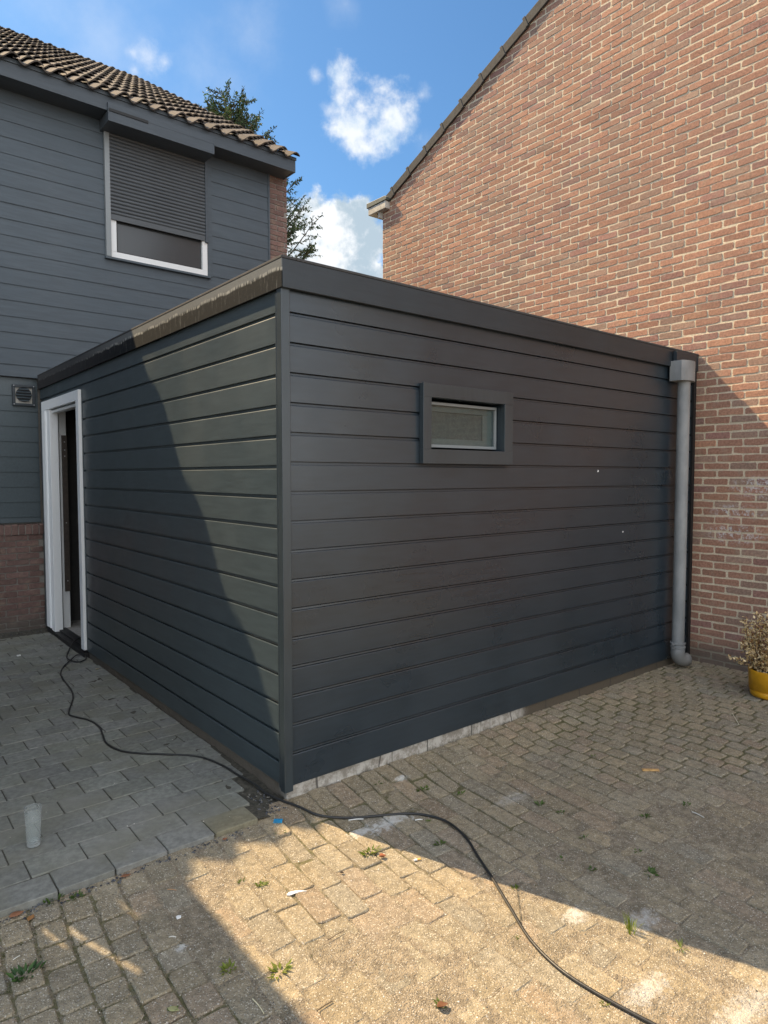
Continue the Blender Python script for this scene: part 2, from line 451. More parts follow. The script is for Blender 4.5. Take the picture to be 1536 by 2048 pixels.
def m_foundation(t):
    o = t.obj(); x = t.xyz(o)
    n = t.noise(o, 18, 7, 0.75); v = t.noise(t.scale(o, (9, 9, 0.8)), 3, 5, 0.7)
    c = t.mix(t.ramp(n, 0.38, 0.62), (0.25, 0.225, 0.19), (0.50, 0.475, 0.43))
    c = t.mix(t.ramp(v, 0.56, 0.66, 0, 0.7), c, (0.17, 0.155, 0.13))
    c = t.mix(t.ramp(t.m('ADD', x[0], t.m('MULTIPLY', n, 0.2)), 1.86, 1.96), c, (0.085, 0.068, 0.048))
    cr = t.m('MULTIPLY', t.ramp(t.m('ABSOLUTE', t.m('SUBTRACT', t.m('FRACT', t.m('MULTIPLY', x[0], 2.7)), t.m('ADD', 0.3, t.m('MULTIPLY', t.noise(o, 3, 1), 0.5)))), 0.02, 0.008), 0.8)
    c = t.mix(cr, c, (0.04, 0.035, 0.03))
    c = t.mix(t.ramp(t.m('ADD', x[2], t.m('MULTIPLY', n, 0.05)), 0.008, -0.022, 0, 0.85), c, (0.06, 0.055, 0.035))
    c = t.mix(t.ramp(x[1], 0.02, 0.10), c, t.mix(n, (0.07, 0.062, 0.05), (0.17, 0.15, 0.125)))
    return {'Base Color': c, 'Roughness': 0.95, 'Normal': t.bump(n, 0.9, 0.01)}
M['foundation'] = mat('old_concrete_foundation', m_foundation)


def m_tile(t):
    o = t.obj(); a = attr(t); n = t.noise(o, 22, 6, 0.75)
    c = t.mix(1.0, a, t.mix(t.ramp(n, 0.3, 0.7), (0.7,) * 3, (1.25,) * 3), 'MULTIPLY')
    c = t.mix(t.ramp(t.noise(o, 7, 6, 0.7), 0.54, 0.7, 0, 0.55), c, (0.10, 0.10, 0.055))
    c = t.mix(t.ramp(t.vor(o, 16), 0.16, 0.06, 0, 0.35), c, (0.30, 0.27, 0.22))
    return {'Base Color': c, 'Roughness': 0.9, 'Specular IOR Level': 0.15, 'Normal': t.bump(n, 0.6, 0.008)}
M['tile'] = mat('roof_tile', m_tile)


def m_pvc(t):
    o = t.obj(); n = t.noise(t.scale(o, (2, 2, 1)), 3, 5, 0.6); f = t.noise(o, 120, 3, 0.7)
    c = t.mix(t.ramp(n, 0.35, 0.7), (0.19, 0.20, 0.205), (0.275, 0.285, 0.29))
    c = t.mix(t.ramp(f, 0.58, 0.75, 0, 0.35), c, (0.14, 0.14, 0.135))
    c = t.mix(t.ramp(t.xyz(o)[2], 0.22, 0.0, 0, 0.7), c, (0.16, 0.15, 0.135))
    return {'Base Color': c, 'Roughness': 0.6, 'Normal': t.bump(f, 0.15, 0.001)}
M['pvc'] = mat('weathered_grey_pvc', m_pvc)


def m_flat(c, rough=0.7, var=0.2, sc=30):
    def fn(t):
        n = t.noise(t.obj(), sc, 5, 0.65)
        return {'Base Color': t.mix(t.ramp(n, 0.3, 0.7), tuple(x * (1 - var) for x in c), tuple(x * (1 + var) for x in c)), 'Roughness': rough,
                'Normal': t.bump(n, 0.3, 0.002)}
    return fn
M['roofing'] = mat('bitumen_roofing', m_flat((0.05, 0.05, 0.052), 0.9))
M['verge'] = mat('dark_verge_tile', m_flat((0.040, 0.040, 0.040), 0.85, 0.35, 25))
M['cream'] = mat('cream_gutter', m_flat((0.42, 0.40, 0.36), 0.6, 0.25, 12))
M['lid'] = mat('green_grey_zinc', m_flat((0.10, 0.115, 0.105), 0.6))
M['concrete_floor'] = mat('concrete_floor', m_flat((0.30, 0.29, 0.27), 0.9))
M['cable'] = mat('black_cable_sheath', m_flat((0.022, 0.022, 0.022), 0.45, 0.2, 60))
M['metal'] = mat('galvanised_metal', lambda t: {'Base Color': (0.45, 0.46, 0.47), 'Metallic': 0.7, 'Roughness': 0.4})
M['pot'] = mat('ochre_plastic_pot', m_flat((0.62, 0.30, 0.010), 0.4, 0.12, 20))
def m_timber(t):
    o = t.obj(); x = t.xyz(o); gr = t.noise(t.scale(o, (1, 30, 1.2)), 4, 6, 0.6)
    f = t.m('FRACT', t.m('DIVIDE', x[2], 0.145)); gap = t.ramp(f, 0.035, 0.05)
    c = t.mix(t.ramp(gr, 0.3, 0.7), (0.33, 0.31, 0.28), (0.46, 0.44, 0.41))
    return {'Base Color': t.mix(gap, (0.05, 0.045, 0.04), c), 'Roughness': 0.8, 'Normal': t.bump(t.m('ADD', gr, t.m('MULTIPLY', gap, 3.0)), 0.5, 0.004)}
M['timber'] = mat('grey_timber_boards', m_timber)
M['earth'] = mat('outer_ground', m_flat((0.16, 0.14, 0.11), 0.95, 0.3, 4))
M['gravel'] = mat('dark_gravel', lambda t: {'Base Color': t.mix(t.ramp(t.noise(t.obj(), 60, 2), 0.35, 0.65), (0.035, 0.037, 0.042), (0.13, 0.13, 0.135)), 'Roughness': 0.8})
M['blue'] = mat('blue_plastic', m_flat((0.03, 0.28, 0.52), 0.45))
M['paper'] = mat('white_paper', m_flat((0.78, 0.78, 0.76), 0.8, 0.05))
M['orange'] = mat('orange_filter', m_flat((0.75, 0.42, 0.10), 0.8))
M['bark'] = mat('bark', m_flat((0.085, 0.065, 0.05), 0.95, 0.4, 8))


def m_leaf(cols, trans=0.25):
    def fn(t):
        a = attr(t)
        return {'Base Color': a, 'Roughness': 0.6, 'Subsurface Weight': 0.0}
    return fn


def leaf_mat(name, rough=0.6, transl=0.35):
    m = bpy.data.materials.new(name); m.use_nodes = True; t = NT(m.node_tree)
    a = attr(t); p = t.node('ShaderNodeBsdfPrincipled'); t.put(p.inputs['Base Color'], a); p.inputs['Roughness'].default_value = rough
    tr = t.node('ShaderNodeBsdfTranslucent'); t.put(tr.inputs['Color'], t.mix(1.0, a, (1.3, 1.5, 0.7), 'MULTIPLY'))
    mx = t.node('ShaderNodeMixShader'); mx.inputs[0].default_value = transl
    o = t.node('ShaderNodeOutputMaterial')
    t.l.new(p.outputs[0], mx.inputs[1]); t.l.new(tr.outputs[0], mx.inputs[2]); t.l.new(mx.outputs[0], o.inputs[0])
    return m
M['leaf'] = leaf_mat('green_leaf')
M['needles'] = leaf_mat('conifer_needles', 0.65, 0.2)
M['dryleaf'] = leaf_mat('dried_leaf', 0.7, 0.25)


def glass_mat(name, rough=0.03, tint=(1, 1, 1)):
    m = bpy.data.materials.new(name); m.use_nodes = True; t = NT(m.node_tree)
    g = t.node('ShaderNodeBsdfGlossy'); g.inputs['Roughness'].default_value = rough
    tr = t.node('ShaderNodeBsdfTransparent'); t.put(tr.inputs[0], tint)
    lw = t.node('ShaderNodeFresnel'); lw.inputs[0].default_value = 1.5
    mx = t.node('ShaderNodeMixShader'); o = t.node('ShaderNodeOutputMaterial')
    bf = t.node('ShaderNodeNewGeometry').outputs['Backfacing']
    t.put(mx.inputs[0], t.m('MULTIPLY', lw.outputs[0], t.m('SUBTRACT', 1.0, bf))); t.l.new(tr.outputs[0], mx.inputs[1]); t.l.new(g.outputs[0], mx.inputs[2]); t.l.new(mx.outputs[0], o.inputs[0])
    return m
M['glass'] = glass_mat('window_glass', 0.04, (0.8, 0.85, 0.85))
M['frost'] = mat('frosted_pane', lambda t: {'Base Color': t.mix(t.ramp(t.noise(t.obj(), 60, 4), 0.3, 0.7), (0.115, 0.118, 0.118), (0.15, 0.153, 0.15)), 'Roughness': 0.35})
M['pane_dark'] = mat('dim_pane', lambda t: {'Base Color': (0.045, 0.05, 0.055), 'Roughness': 0.18})


def tumbler_mat():
    m = bpy.data.materials.new('cloudy_glass'); m.use_nodes = True; t = NT(m.node_tree)
    p = t.node('ShaderNodeBsdfPrincipled'); p.inputs['Base Color'].default_value = (0.55, 0.58, 0.58, 1); p.inputs['Roughness'].default_value = 0.12
    tr = t.node('ShaderNodeBsdfTransparent'); tr.inputs[0].default_value = (0.93, 0.95, 0.95, 1)
    lw = t.node('ShaderNodeLayerWeight'); lw.inputs[0].default_value = 0.25
    f = t.ramp(lw.outputs['Facing'], 0.0, 1.0, 0.13, 0.65)
    f = t.m('ADD', f, t.ramp(t.xyz(t.obj())[2], 0.03, 0.0, 0, 0.3), clamp=True)
    mx = t.node('ShaderNodeMixShader'); o = t.node('ShaderNodeOutputMaterial')
    t.l.new(f, mx.inputs[0]); t.l.new(tr.outputs[0], mx.inputs[1]); t.l.new(p.outputs[0], mx.inputs[2]); t.l.new(mx.outputs[0], o.inputs[0])
    return m
M['tumbler'] = tumbler_mat()

# ------------------------------------------------------------------ ground
SW = 3.998     # plane of the neighbour's gable
TW = 4.8       # plane of the house front


def gz(s, t):
    """surface level of the yard paving"""
    fr_ = -0.034 - 0.040 * sstep(-t, 0.0, 0.34); lf_ = -0.044 - 0.030 * sstep(-t, 0.08, 0.42); kk = sstep(-s, -0.02, 0.12)
    base = fr_ * (1 - kk) + lf_ * kk
    k = sstep(s, 1.2, 3.9)
    base = base * (1 - k) + (-0.026) * k
    return base + 0.010 * n2(s * 1.3 + 3, t * 1.3)


def pz(s, t):
    """surface level of the raised patio"""
    return -0.022 + 0.004 * n2(s * 2 + 9, t * 2) + 0.004 * sstep(t, 1, 4)


g = MB()
g.box(-60, 80, -60, 80, -0.62, -0.18)
single('ground', g, M['earth'], kind='structure')

# dirt that fills the joints of the yard
g = MB(); st = 0.02; s0, s1, t0, t1 = -3.4, 3.99, -4.6, 0.02
ns, nt = int((s1 - s0) / st), int((t1 - t0) / st); vs = []; wn = []
for j in range(nt + 1):
    for i in range(ns + 1):
        x = s0 + (s1 - s0) * i / ns; y = t0 + (t1 - t0) * j / nt
        worn = sstep(n2(x * 0.9 + 5, y * 0.9 + 2) + 0.28 - 1.4 * sstep(x + 0.6 * y, 0.8, 1.9) - 1.5 * sstep(-x, 0.70, 1.05), -0.15, 0.35)
        z = gz(x, y) - 0.0062 + 0.0054 * worn + 0.0012 * n2(x * 14, y * 14) + 0.0008 * n2(x * 40, y * 40)
        vs.append((x, y, z)); wn.append((worn, worn, worn, 1))
g.add(vs, [(j * (ns + 1) + i, j * (ns + 1) + i + 1, (j + 1) * (ns + 1) + i + 1, (j + 1) * (ns + 1) + i) for j in range(nt) for i in range(ns)])
g.smooth = True
g.c = wn
single('joint_dirt', g, M['dirt'], kind='structure')

# yard pavers, laid in slightly wandering courses that run away from the building
RW = 0.1025; JOINTS = []


def warp(x, y):
    return (x + 0.055 * math.sin(1.15 * y + 0.7 * x + 0.4) + 0.010 * n2(x * 1.7, y * 1.7, 4),
            y + 0.060 * math.sin(1.25 * x + 0.5) + 0.010 * n2(x * 1.7, y * 1.7, 8))


g = MB()
for i in range(-28, 44):
    x0 = (i + 0.5) * RW; y = 0.16 + (0.055 if i % 2 else 0.0) + random.uniform(-0.006, 0.006)
    while y > -4.6:
        small = (x0 + 0.8 * y) + 0.25 * n2(x0 * 2, y * 2, 1) > 0.75 or x0 < -0.70
        L = random.gauss(0.118, 0.003) if small else random.gauss(0.207, 0.003)
        yc = y - L / 2; y -= L
        (x, yy), (xa, ya), (xb, yb) = warp(x0, yc), warp(x0, yc + 0.03), warp(x0 + 0.03, yc)
        if not (-2.6 < x < SW + 0.03 and -4.4 < yy < 0.09): continue
        if x < -0.02 and yy > -0.03: continue
        ay = Vector((xa - x, ya - yy, 0)).normalized(); ro = R(random.gauss(0, 1.1)); ay = Matrix.Rotation(ro, 3, 'Z') @ ay
        z = gz(x, yy) + random.gauss(0, 0.0016)
        f = random.uniform(0.88, 1.10); r_ = random.random()
        c = (0.260 * f, 0.222 * f, 0.155 * f) if r_ < 0.70 else ((0.262 * f, 0.212 * f, 0.152 * f) if r_ < 0.90 else (0.242 * f, 0.214 * f, 0.160 * f))
        sl = (gz(x + 0.05, yy) - gz(x - 0.05, yy)) * 10, (gz(x, yy + 0.05) - gz(x, yy - 0.05)) * 10
        n = Vector((-sl[0] + random.gauss(0, 0.010), -sl[1] + random.gauss(0, 0.010), 1)).normalized()
        ay = (ay - n * ay.dot(n)).normalized(); ax = ay.cross(n)
        gp = 0.006 + 0.008 * sstep(x + 0.7 * yy, 0.7, 1.9) + 0.004 * sstep(-x, 0.9, 1.3)
        g.block((x, yy, z), ay, -ax, n, L - gp, RW - gp, 0.05, 0.0035 if not small else 0.0045, 0.0022, (*c, 1), 0.009, 2)
        JOINTS.append(Vector((x, yy, 0)) + ay * (L / 2) + ax * random.uniform(-0.04, 0.04))
        JOINTS.append(Vector((x, yy, 0)) + ax * (RW / 2) + ay * random.uniform(-L / 2, L / 2))
single('yard_paving', g, M['paver'], kind='structure')

# patio: rows of larger grey pavers
g = MB(); PL, PD = 0.213, 0.1535
for r in range(0, 33):
    off = (0.5 if r % 2 else 0.0) * PL + random.uniform(-0.02, 0.02)
    ya = -0.078 + r * PD
    lim = -0.19 if r == 0 else (-0.15 if r == 1 else (-0.10 if r == 2 else -0.055 + 0.01 * min(r, 6)))
    for c_ in range(-1, 22):
        xb = lim + off - PL * c_ if r > 0 else lim - PL * c_
        xa = xb - PL
        xb2 = min(xb, lim)
        if xb2 - xa < 0.05 or xa < -4.2: continue
        f = random.uniform(0.86, 1.16); h_ = random.uniform(-1, 1)
        c = (0.192 * f, (0.194 + 0.002 * h_) * f, (0.174 - 0.004 * h_) * f)
        if r == 0 and c_ == 0: c = (0.20, 0.18, 0.12)
        x, y = (xa + xb2) / 2, ya + PD / 2
        ro = R(random.gauss(0, 0.45)); ax = Vector((math.cos(ro), math.sin(ro), 0)); ay = Vector((-math.sin(ro), math.cos(ro), 0))
        if y > TW - 0.2 and x < 0: continue
        g.block((x, y, pz(x, y) + random.gauss(0, 0.0012)), ax, ay, (0, 0, 1), xb2 - xa - 0.0045, PD - 0.0045, 0.07, 0.0028, 0.0014, (*c, 1), 0.005, 1)
single('patio', g, M['patio'], kind='structure')

g = MB(); st = 0.03; s0, s1, t0, t1 = -4.2, 0.02, -0.07, TW + 0.02
ns, nt = int((s1 - s0) / st), int((t1 - t0) / st); vs = []
for j in range(nt + 1):
    for i in range(ns + 1):
        x = s0 + (s1 - s0) * i / ns; y = t0 + (t1 - t0) * j / nt
        z = pz(x, y) - 0.005 + 0.003 * n2(x * 12, y * 12)
        if x > -0.2: z += 0.010 * n2(x * 22, y * 22) - 0.02 * sstep(0.35 - y, 0, 0.3) * sstep(x, -0.2, -0.08)
        if y > TW - 0.35: z += 0.012 * n2(x * 25, y * 25)
        vs.append((x, y, z))
g.add(vs, [(j * (ns + 1) + i, j * (ns + 1) + i + 1, (j + 1) * (ns + 1) + i + 1, (j + 1) * (ns + 1) + i) for j in range(nt) for i in range(ns)])
g.smooth = True
M['bed'] = mat('dark_joint_soil', m_flat((0.060, 0.055, 0.042), 0.97, 0.5, 40))
single('patio_bed', g, M['bed'], kind='structure')

# ------------------------------------------------------------------ brick walls


def brickcol(warm=1.0):
    if warm < 0.9:
        f = random.uniform(0.8, 1.2) * warm
        return (0.25 * f, 0.150 * f, 0.130 * f, 1)
    f = random.uniform(0.88, 1.12); r_ = random.random()
    if r_ < 0.62: c = (0.36, 0.192, 0.134)
    elif r_ < 0.78: c = (0.32, 0.205, 0.155)
    elif r_ < 0.88: c = (0.40, 0.212, 0.140)
    elif r_ < 0.98: c = (0.31, 0.165, 0.135)
    else: c = (0.26, 0.155, 0.13)
    return (c[0] * f * warm, c[1] * f * warm, c[2] * f * warm, 1)


def brickwall(mb, origin, ax, nrm, u0, u1, z0, z1, inside=None, L=0.2105, Hh=0.0632, gap=0.0130, warm=1.0, out=0.0):
    """bricks whose faces stand on the plane through origin, mortar lies behind"""
    ax, nrm, origin = Vector(ax), Vector(nrm), Vector(origin); r = 0; z = z0
    while z + Hh * 0.5 < z1:
        off = (L / 2 if r % 2 else 0) + random.gauss(0, 0.006)
        x = u0 - off
        while x < u1:
            a, b = max(x, u0), min(x + L, u1)
            if b - a > 0.045:
                zc, uc = z + Hh / 2, (a + b) / 2
                if inside is None or inside(uc, zc, b - a):
                    dz = random.gauss(0, 0.0014)
                    c = origin + ax * uc + nrm * (max(-0.0003, min(0.0028, random.gauss(0.0008, 0.0010))) + out) + Vector((0, 0, zc + dz + 0.004 * n2(uc * 0.9, zc)))
                    ro = random.gauss(0, 0.006)
                    axx = (ax * math.cos(ro) + Vector((0, 0, 1)) * math.sin(ro)); ayy = Vector((0, 0, 1)) * math.cos(ro) - ax * math.sin(ro)
                    mb.block(c, axx, ayy, nrm, b - a - gap + random.gauss(0, 0.0015), Hh - gap + random.gauss(0, 0.001), 0.03, 0.0016, 0.0026, brickcol(warm), 0.006, 3)
            x += L
        z += Hh; r += 1


VS, VZ0, VT0 = -0.479, 5.098, 4.144      # verge line of the neighbour's gable: z = VZ0 + VS * (t - VT0)


def verge(t): return VZ0 + VS * (t - VT0)


RIDGE_T = -0.6
nb = thing('brick_house', (SW, 0, 0), 'red brick gable of the house next door rising on the right of the dark extension', 'house')
g = MB()
TE = 4.169


def in_gable(u, z, wdt):
    zt = verge(u) if u > RIDGE_T else verge(RIDGE_T) + (VS * -1) * (u - RIDGE_T)
    return z < zt - 0.05


brickwall(g, (SW, 0, 0), (0, 1, 0), (-1, 0, 0), -4.2, TE, -0.11, 7.4, in_gable)
part('brickwork', g, M['brick'], nb)
g = MB(); MR = 0.0022
pr = [(SW + MR, TE - 0.006, -0.2), (SW + MR, TE - 0.006, verge(TE) - 0.02), (SW + MR, RIDGE_T, verge(RIDGE_T) - 0.02), (SW + MR, -5.5, verge(RIDGE_T) + 0.479 * (-4.9)), (SW + MR, -5.5, -0.2)]
g.extrude(pr, (8, 0, 0))
part('wall', g, M['mortar'], nb)
# verge tiles
g = MB(); ang = math.atan(VS)
t = 4.26; k = 0
while t > -4.6:
    s_ = 1 if t > RIDGE_T else -1
    zc = verge(t) if t > RIDGE_T else verge(RIDGE_T) + 0.479 * (t - RIDGE_T)
    dirv = Vector((0, -1, 0.479 * s_)).normalized(); up = Vector((0, 0.479 * s_, 1)).normalized()
    Mx = Matrix(((1, dirv.x, up.x, SW), (0, dirv.y, up.y, t), (0, dirv.z, up.z, zc - 0.006), (0, 0, 0, 1)))
    tl = Matrix.Rotation(R(-2.4), 4, 'X')
    f = random.uniform(0.85, 1.15); col = (0.10 * f, 0.095 * f, 0.09 * f, 1)
    jt = random.uniform(-0.003, 0.003)
    g.box(-0.030 + jt, -0.008 + jt, 0.0, 0.345, -0.072, 0.028, col, M=Mx @ tl)
    g.box(-0.008 + jt, 0.25, 0.0, 0.345, 0.008, 0.0279, col, M=Mx @ tl)
    g.box(-0.036 + jt, -0.006 + jt, -0.006, 0.03, -0.086, 0.036, col, M=Mx @ tl)
    t -= 0.302; k += 1
part('verge_tiles', g, M['verge'], nb, bevel=0.004)
g = MB()
for (ta, tb) in ((4.25, RIDGE_T), (-4.9, RIDGE_T)):
    za = verge(ta) if ta > RIDGE_T else verge(RIDGE_T) + 0.479 * (ta - RIDGE_T)
    g.extrude([(SW + 0.2, ta, za + 0.0), (SW + 0.2, tb, verge(RIDGE_T) + 0.0), (SW + 0.2, tb, verge(RIDGE_T) - 0.05), (SW + 0.2, ta, za - 0.05)], (8.3, 0, 0), col=(0.1, 0.095, 0.09, 1))
part('roof', g, M['tile'], nb)
g = MB(); g.box(SW - 0.075, SW + 8.3, 4.02, 4.375, 4.975, 5.070); gut = part('gutter', g, M['cream'], nb, bevel=0.006)
g = MB(); g.extrude([(SW - 0.085, 4.40, 5.072), (SW - 0.085, 4.00, 5.072), (SW - 0.085, 3.985, 5.10), (SW - 0.085, 4.02, 5.125), (SW - 0.085, 4.40, 5.135)], (8.4, 0, 0)); part('gutter_lid', g, M['lid'], gut, bevel=0.004)
g = MB(); g.box(SW - 0.05, SW + 8, TE + 0.001, TE + 0.03, 4.90, 4.974); part('soffit_board', g, M['cream'], nb)

# ------------------------------------------------------------------ house on the left
HS1 = 2.93     # right end of the house
hs = thing('clad_house', (0, TW, 0), 'two storey house with grey board cladding, roller shutter and tiled roof on the left', 'house')
g = MB(); g.box(-7, HS1 - 0.12, TW + 0.028, TW + 10.8, -0.2, 5.6); g.extrude([(-7, TW + 0.03, 5.6), (-7, TW + 5.5, 8.85), (-7, TW + 10.8, 5.6)], (9.8, 0, 0))
part('wall', g, M['mortar_grey'], hs)


def lap(mb, s0, s1, z0, z1, pitch, y, lip=0.010, drop=0.0):
    """lapped boards on the house front; each board's foot stands proud"""
    z = z1
    while z > z0 + 0.01:
        zb = max(z - pitch, z0); o_ = random.gauss(0, 0.0006)
        pts = [(s0, y - 0.003 + o_, z), (s0, y - lip + o_, zb + 0.004), (s0, y - lip + 0.001 + o_, zb), (s0, y + 0.012, zb), (s0, y + 0.012, z)]
        mb.extrude(pts, (s1 - s0, 0, 0))
        z = zb


g = MB(); P_ = 0.1565
WZ0, WZ1, WS0, WS1 = 3.895, 5.22, 0.674, 1.83
k0 = 2.535
lap(g, -7, WS0 - 0.001, k0, 5.47, P_, TW - 0.03)
lap(g, WS0 - 0.001, WS1 + 0.06, k0, 5.47 - P_ * 10, P_, TW - 0.03)
lap(g, WS1 + 0.06, 2.645, k0, 5.47, P_, TW - 0.03)
g.box(-7, 2.64, TW - 0.02, TW + 0.02, k0 + 0.012, 3.88)
g.box(-7, WS0, TW - 0.018, TW + 0.02, 3.88, 5.47); g.box(WS1 + 0.004, 2.64, TW - 0.018, TW + 0.02, 3.88, 5.47)
g.box(WS1 + 0.004, WS1 + 0.062, TW - 0.044, TW - 0.019, WZ0 - 0.0, 5.47)
g.box(2.645, 2.668, TW - 0.046, TW + 0.02, k0, 5.47)
part('upper_cladding', g, M['house_paint'], hs)
g = MB()
lap(g, -7, -0.018, 1.078, 2.50, 0.152, TW, 0.009)
g.box(-7, -0.02, TW + 0.004, TW + 0.027, 1.08, 2.53)
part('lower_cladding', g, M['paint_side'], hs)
# brick plinth with a rowlock course
g = MB()
brickwall(g, (0, TW - 0.012, 0), (1, 0, 0), (0, -1, 0), -3.2, 0.0, -0.05, 0.96, None, 0.2105, 0.0632, 0.0105, 0.62)
x = -3.2
while x < -0.02:
    g.block((x + 0.031, TW - 0.026, 1.006), (1, 0, 0), (0, 0, 1), (0, -1, 0), 0.054, 0.098, 0.03, 0.004, 0.002, brickcol(0.6), 0.005, 1)
    g.block((x + 0.031, TW + 0.0, 1.062), (1, 0, 0), (0, 1, 0.12), (0, -0.12, 1), 0.054, 0.05, 0.02, 0.003, 0.002, brickcol(0.72), 0.005, 1)
    x += 0.0632
br = part('plinth', g, M['brick'], hs)
g = MB(); g.box(-7, -0.001, TW - 0.003, TW + 0.026, -0.2, 0.955); g.box(-7, -0.001, TW - 0.018, TW + 0.026, 0.956, 1.050)
part('mortar', g, M['mortar_grey'], br)
# brick pier at the right end
g = MB()
brickwall(g, (0, TW - 0.02, 0), (1, 0, 0), (0, -1, 0), 2.672, HS1, 2.3, 5.46, None, 0.2105, 0.0632, 0.0105, 0.7)
brickwall(g, (HS1, 0, 0), (0, 1, 0), (1, 0, 0), TW - 0.02, TW + 4.2, 2.3, 5.4, None, 0.2105, 0.0632, 0.0105, 0.8)
pe = part('brick_pier', g, M['brick'], hs)
g = MB(); g.box(2.674, HS1 - 0.006, TW - 0.013, TW + 10.8, -0.2, 5.47); part('mortar', g, M['mortar_grey'], pe)
# eaves box
EO = 4.50; ES1 = 2.885
g = MB()
g.box(-7, ES1, EO, EO + 0.022, 5.285, 5.455)
g.box(-7, ES1 - 0.022, EO + 0.022, TW + 0.02, 5.292, 5.312)
g.box(ES1 - 0.022, ES1, EO + 0.023, TW - 0.03, 5.287, 5.455)
g.box(-7, ES1 + 0.008, EO - 0.012, EO - 0.0005, 5.425, 5.462)
part('fascia', g, M['house_fascia'], hs, bevel=0.002)
# roller shutter housing under the eaves
g = MB(); g.box(0.64, 1.80, EO - 0.028, TW - 0.031, 5.175, 5.284); g.box(0.64, 1.80, EO - 0.028, EO - 0.0006, 5.284, 5.36)
part('shutter_box', g, M['house_fascia'], hs, bevel=0.002)
g = MB(); g.box(0.648, 1.05, EO - 0.036, EO - 0.0285, 5.27, 5.298); part('shutter_slot', g, M['black'], hs)
# window
wi = MB(); y0 = TW - 0.055
fw = 0.062
wi.box(WS0 + 0.055, WS1, y0 + 0.01, TW + 0.03, WZ0, WZ0 + fw)
wi.box(WS0 + 0.055, WS0 + 0.055 + fw, y0 + 0.01, TW + 0.03, WZ0 + fw, WZ1)
wi.box(WS1 - fw, WS1, y0 + 0.01, TW + 0.03, WZ0 + fw, WZ1)
wo_ = part('window', wi, M['upvc'], hs, bevel=0.003)
g = MB(); g.box(WS0 + 0.118, WS1 - fw - 0.001, TW - 0.012, TW - 0.006, WZ0 + fw + 0.001, WZ1); part('pane', g, M['pane_dark'], wo_)
g = MB()
g.box(WS0 + 0.118, WS1 - 0.063, TW - 0.026, TW - 0.013, WZ0 + fw + 0.001, WZ0 + fw + 0.014)
g.box(WS0 + 0.118, WS0 + 0.130, TW - 0.026, TW - 0.013, WZ0 + fw + 0.014, WZ1)
part('gasket', g, M['black'], wo_)
g = MB()
g.box(WS0, WS0 + 0.052, y0 - 0.02, TW, WZ0 - 0.005, WZ1); part('guide_rail', g, M['alu'], wo_, bevel=0.002)
g = MB(); g.box(WS1 - 0.03, WS1 + 0.004, y0 - 0.02, y0 + 0.009, 4.27, WZ1); part('guide_rail', g, M['house_fascia'], wo_, bevel=0.002)
g = MB(); z = 4.345; sl = 0.0385
while z < WZ1:
    pts = []
    for q in range(7):
        a = q / 6; pts.append((WS0 + 0.053, y0 - 0.002 - 0.009 * math.sin(math.pi * a) ** 0.7, z + a * (sl - 0.003)))
    pts += [(WS0 + 0.053, y0 + 0.008, z + sl - 0.003), (WS0 + 0.053, y0 + 0.008, z)]
    g.extrude(pts, (WS1 - WS0 - 0.084, 0, 0)); z += sl
g.box(WS0 + 0.053, WS1 - 0.031, y0 + 0.002, y0 + 0.0078, 4.34, WZ1)
g.box(WS0 + 0.053, WS1 - 0.031, y0 - 0.008, y0 + 0.008, 4.286, 4.343)
part('roller_shutter', g, M['shutter'], wo_)
g = MB(); g.box(WS0 - 0.01, WS1 + 0.03, TW - 0.075, TW - 0.02, WZ0 - 0.03, WZ0 - 0.006); part('sill', g, M['house_paint'], wo_, bevel=0.003)
# vent
vt = MB(); a0, a1, b0, b1 = -0.250, -0.045, 2.252, 2.462; y = TW - 0.012
for q in ((a0, a1, y - 0.022, y, b0, b0 + 0.026), (a0, a1, y - 0.022, y, b1 - 0.026, b1), (a0, a0 + 0.026, y - 0.022, y, b0 + 0.026, b1 - 0.026), (a1 - 0.026, a1, y - 0.022, y, b0 + 0.026, b1 - 0.026)):
    vt.box(*q)
vo = part('vent', vt, M['fascia_dark'], hs, bevel=0.003)
g = MB(); g.box(a0 + 0.026, a1 - 0.026, y - 0.004, y, b0 + 0.026, b1 - 0.026); part('back_plate', g, M['cream'], vo)
g = MB(); cs, cz = (a0 + a1) / 2, (b0 + b1) / 2 + 0.008; rr = 0.072
g.extrude([(cs + rr * math.cos(q * math.pi / 16), y - 0.012, cz + rr * math.sin(q * math.pi / 16)) for q in range(32)], (0, 0.009, 0)); part('duct', g, M['black'], vo)
g = MB()
for q in range(5):
    zz = cz - 0.056 + q * 0.028; hw = math.sqrt(max(0, rr ** 2 - (zz - cz) ** 2))
    g.extrude([(cs - hw, y - 0.026, zz - 0.006), (cs - hw, y - 0.013, zz + 0.008), (cs - hw, y - 0.013, zz + 0.005), (cs - hw, y - 0.026, zz - 0.009)], (2 * hw, 0, 0))
part('louvre', g, M['paint_trim'], vo)
for (a, b) in ((a0 + 0.013, b0 + 0.013), (a1 - 0.013, b0 + 0.013), (a0 + 0.013, b1 - 0.013), (a1 - 0.013, b1 - 0.013)):
    g = MB(); g.lathe((0, 0, 0), [(0.0055, 0), (0.0055, 0.002), (0.001, 0.004)], 10)
    g.v = [Vector((a + p.x, y - 0.022 - p.z, b + p.y)) for p in g.v]; part('screw', g, M['metal'], vo)
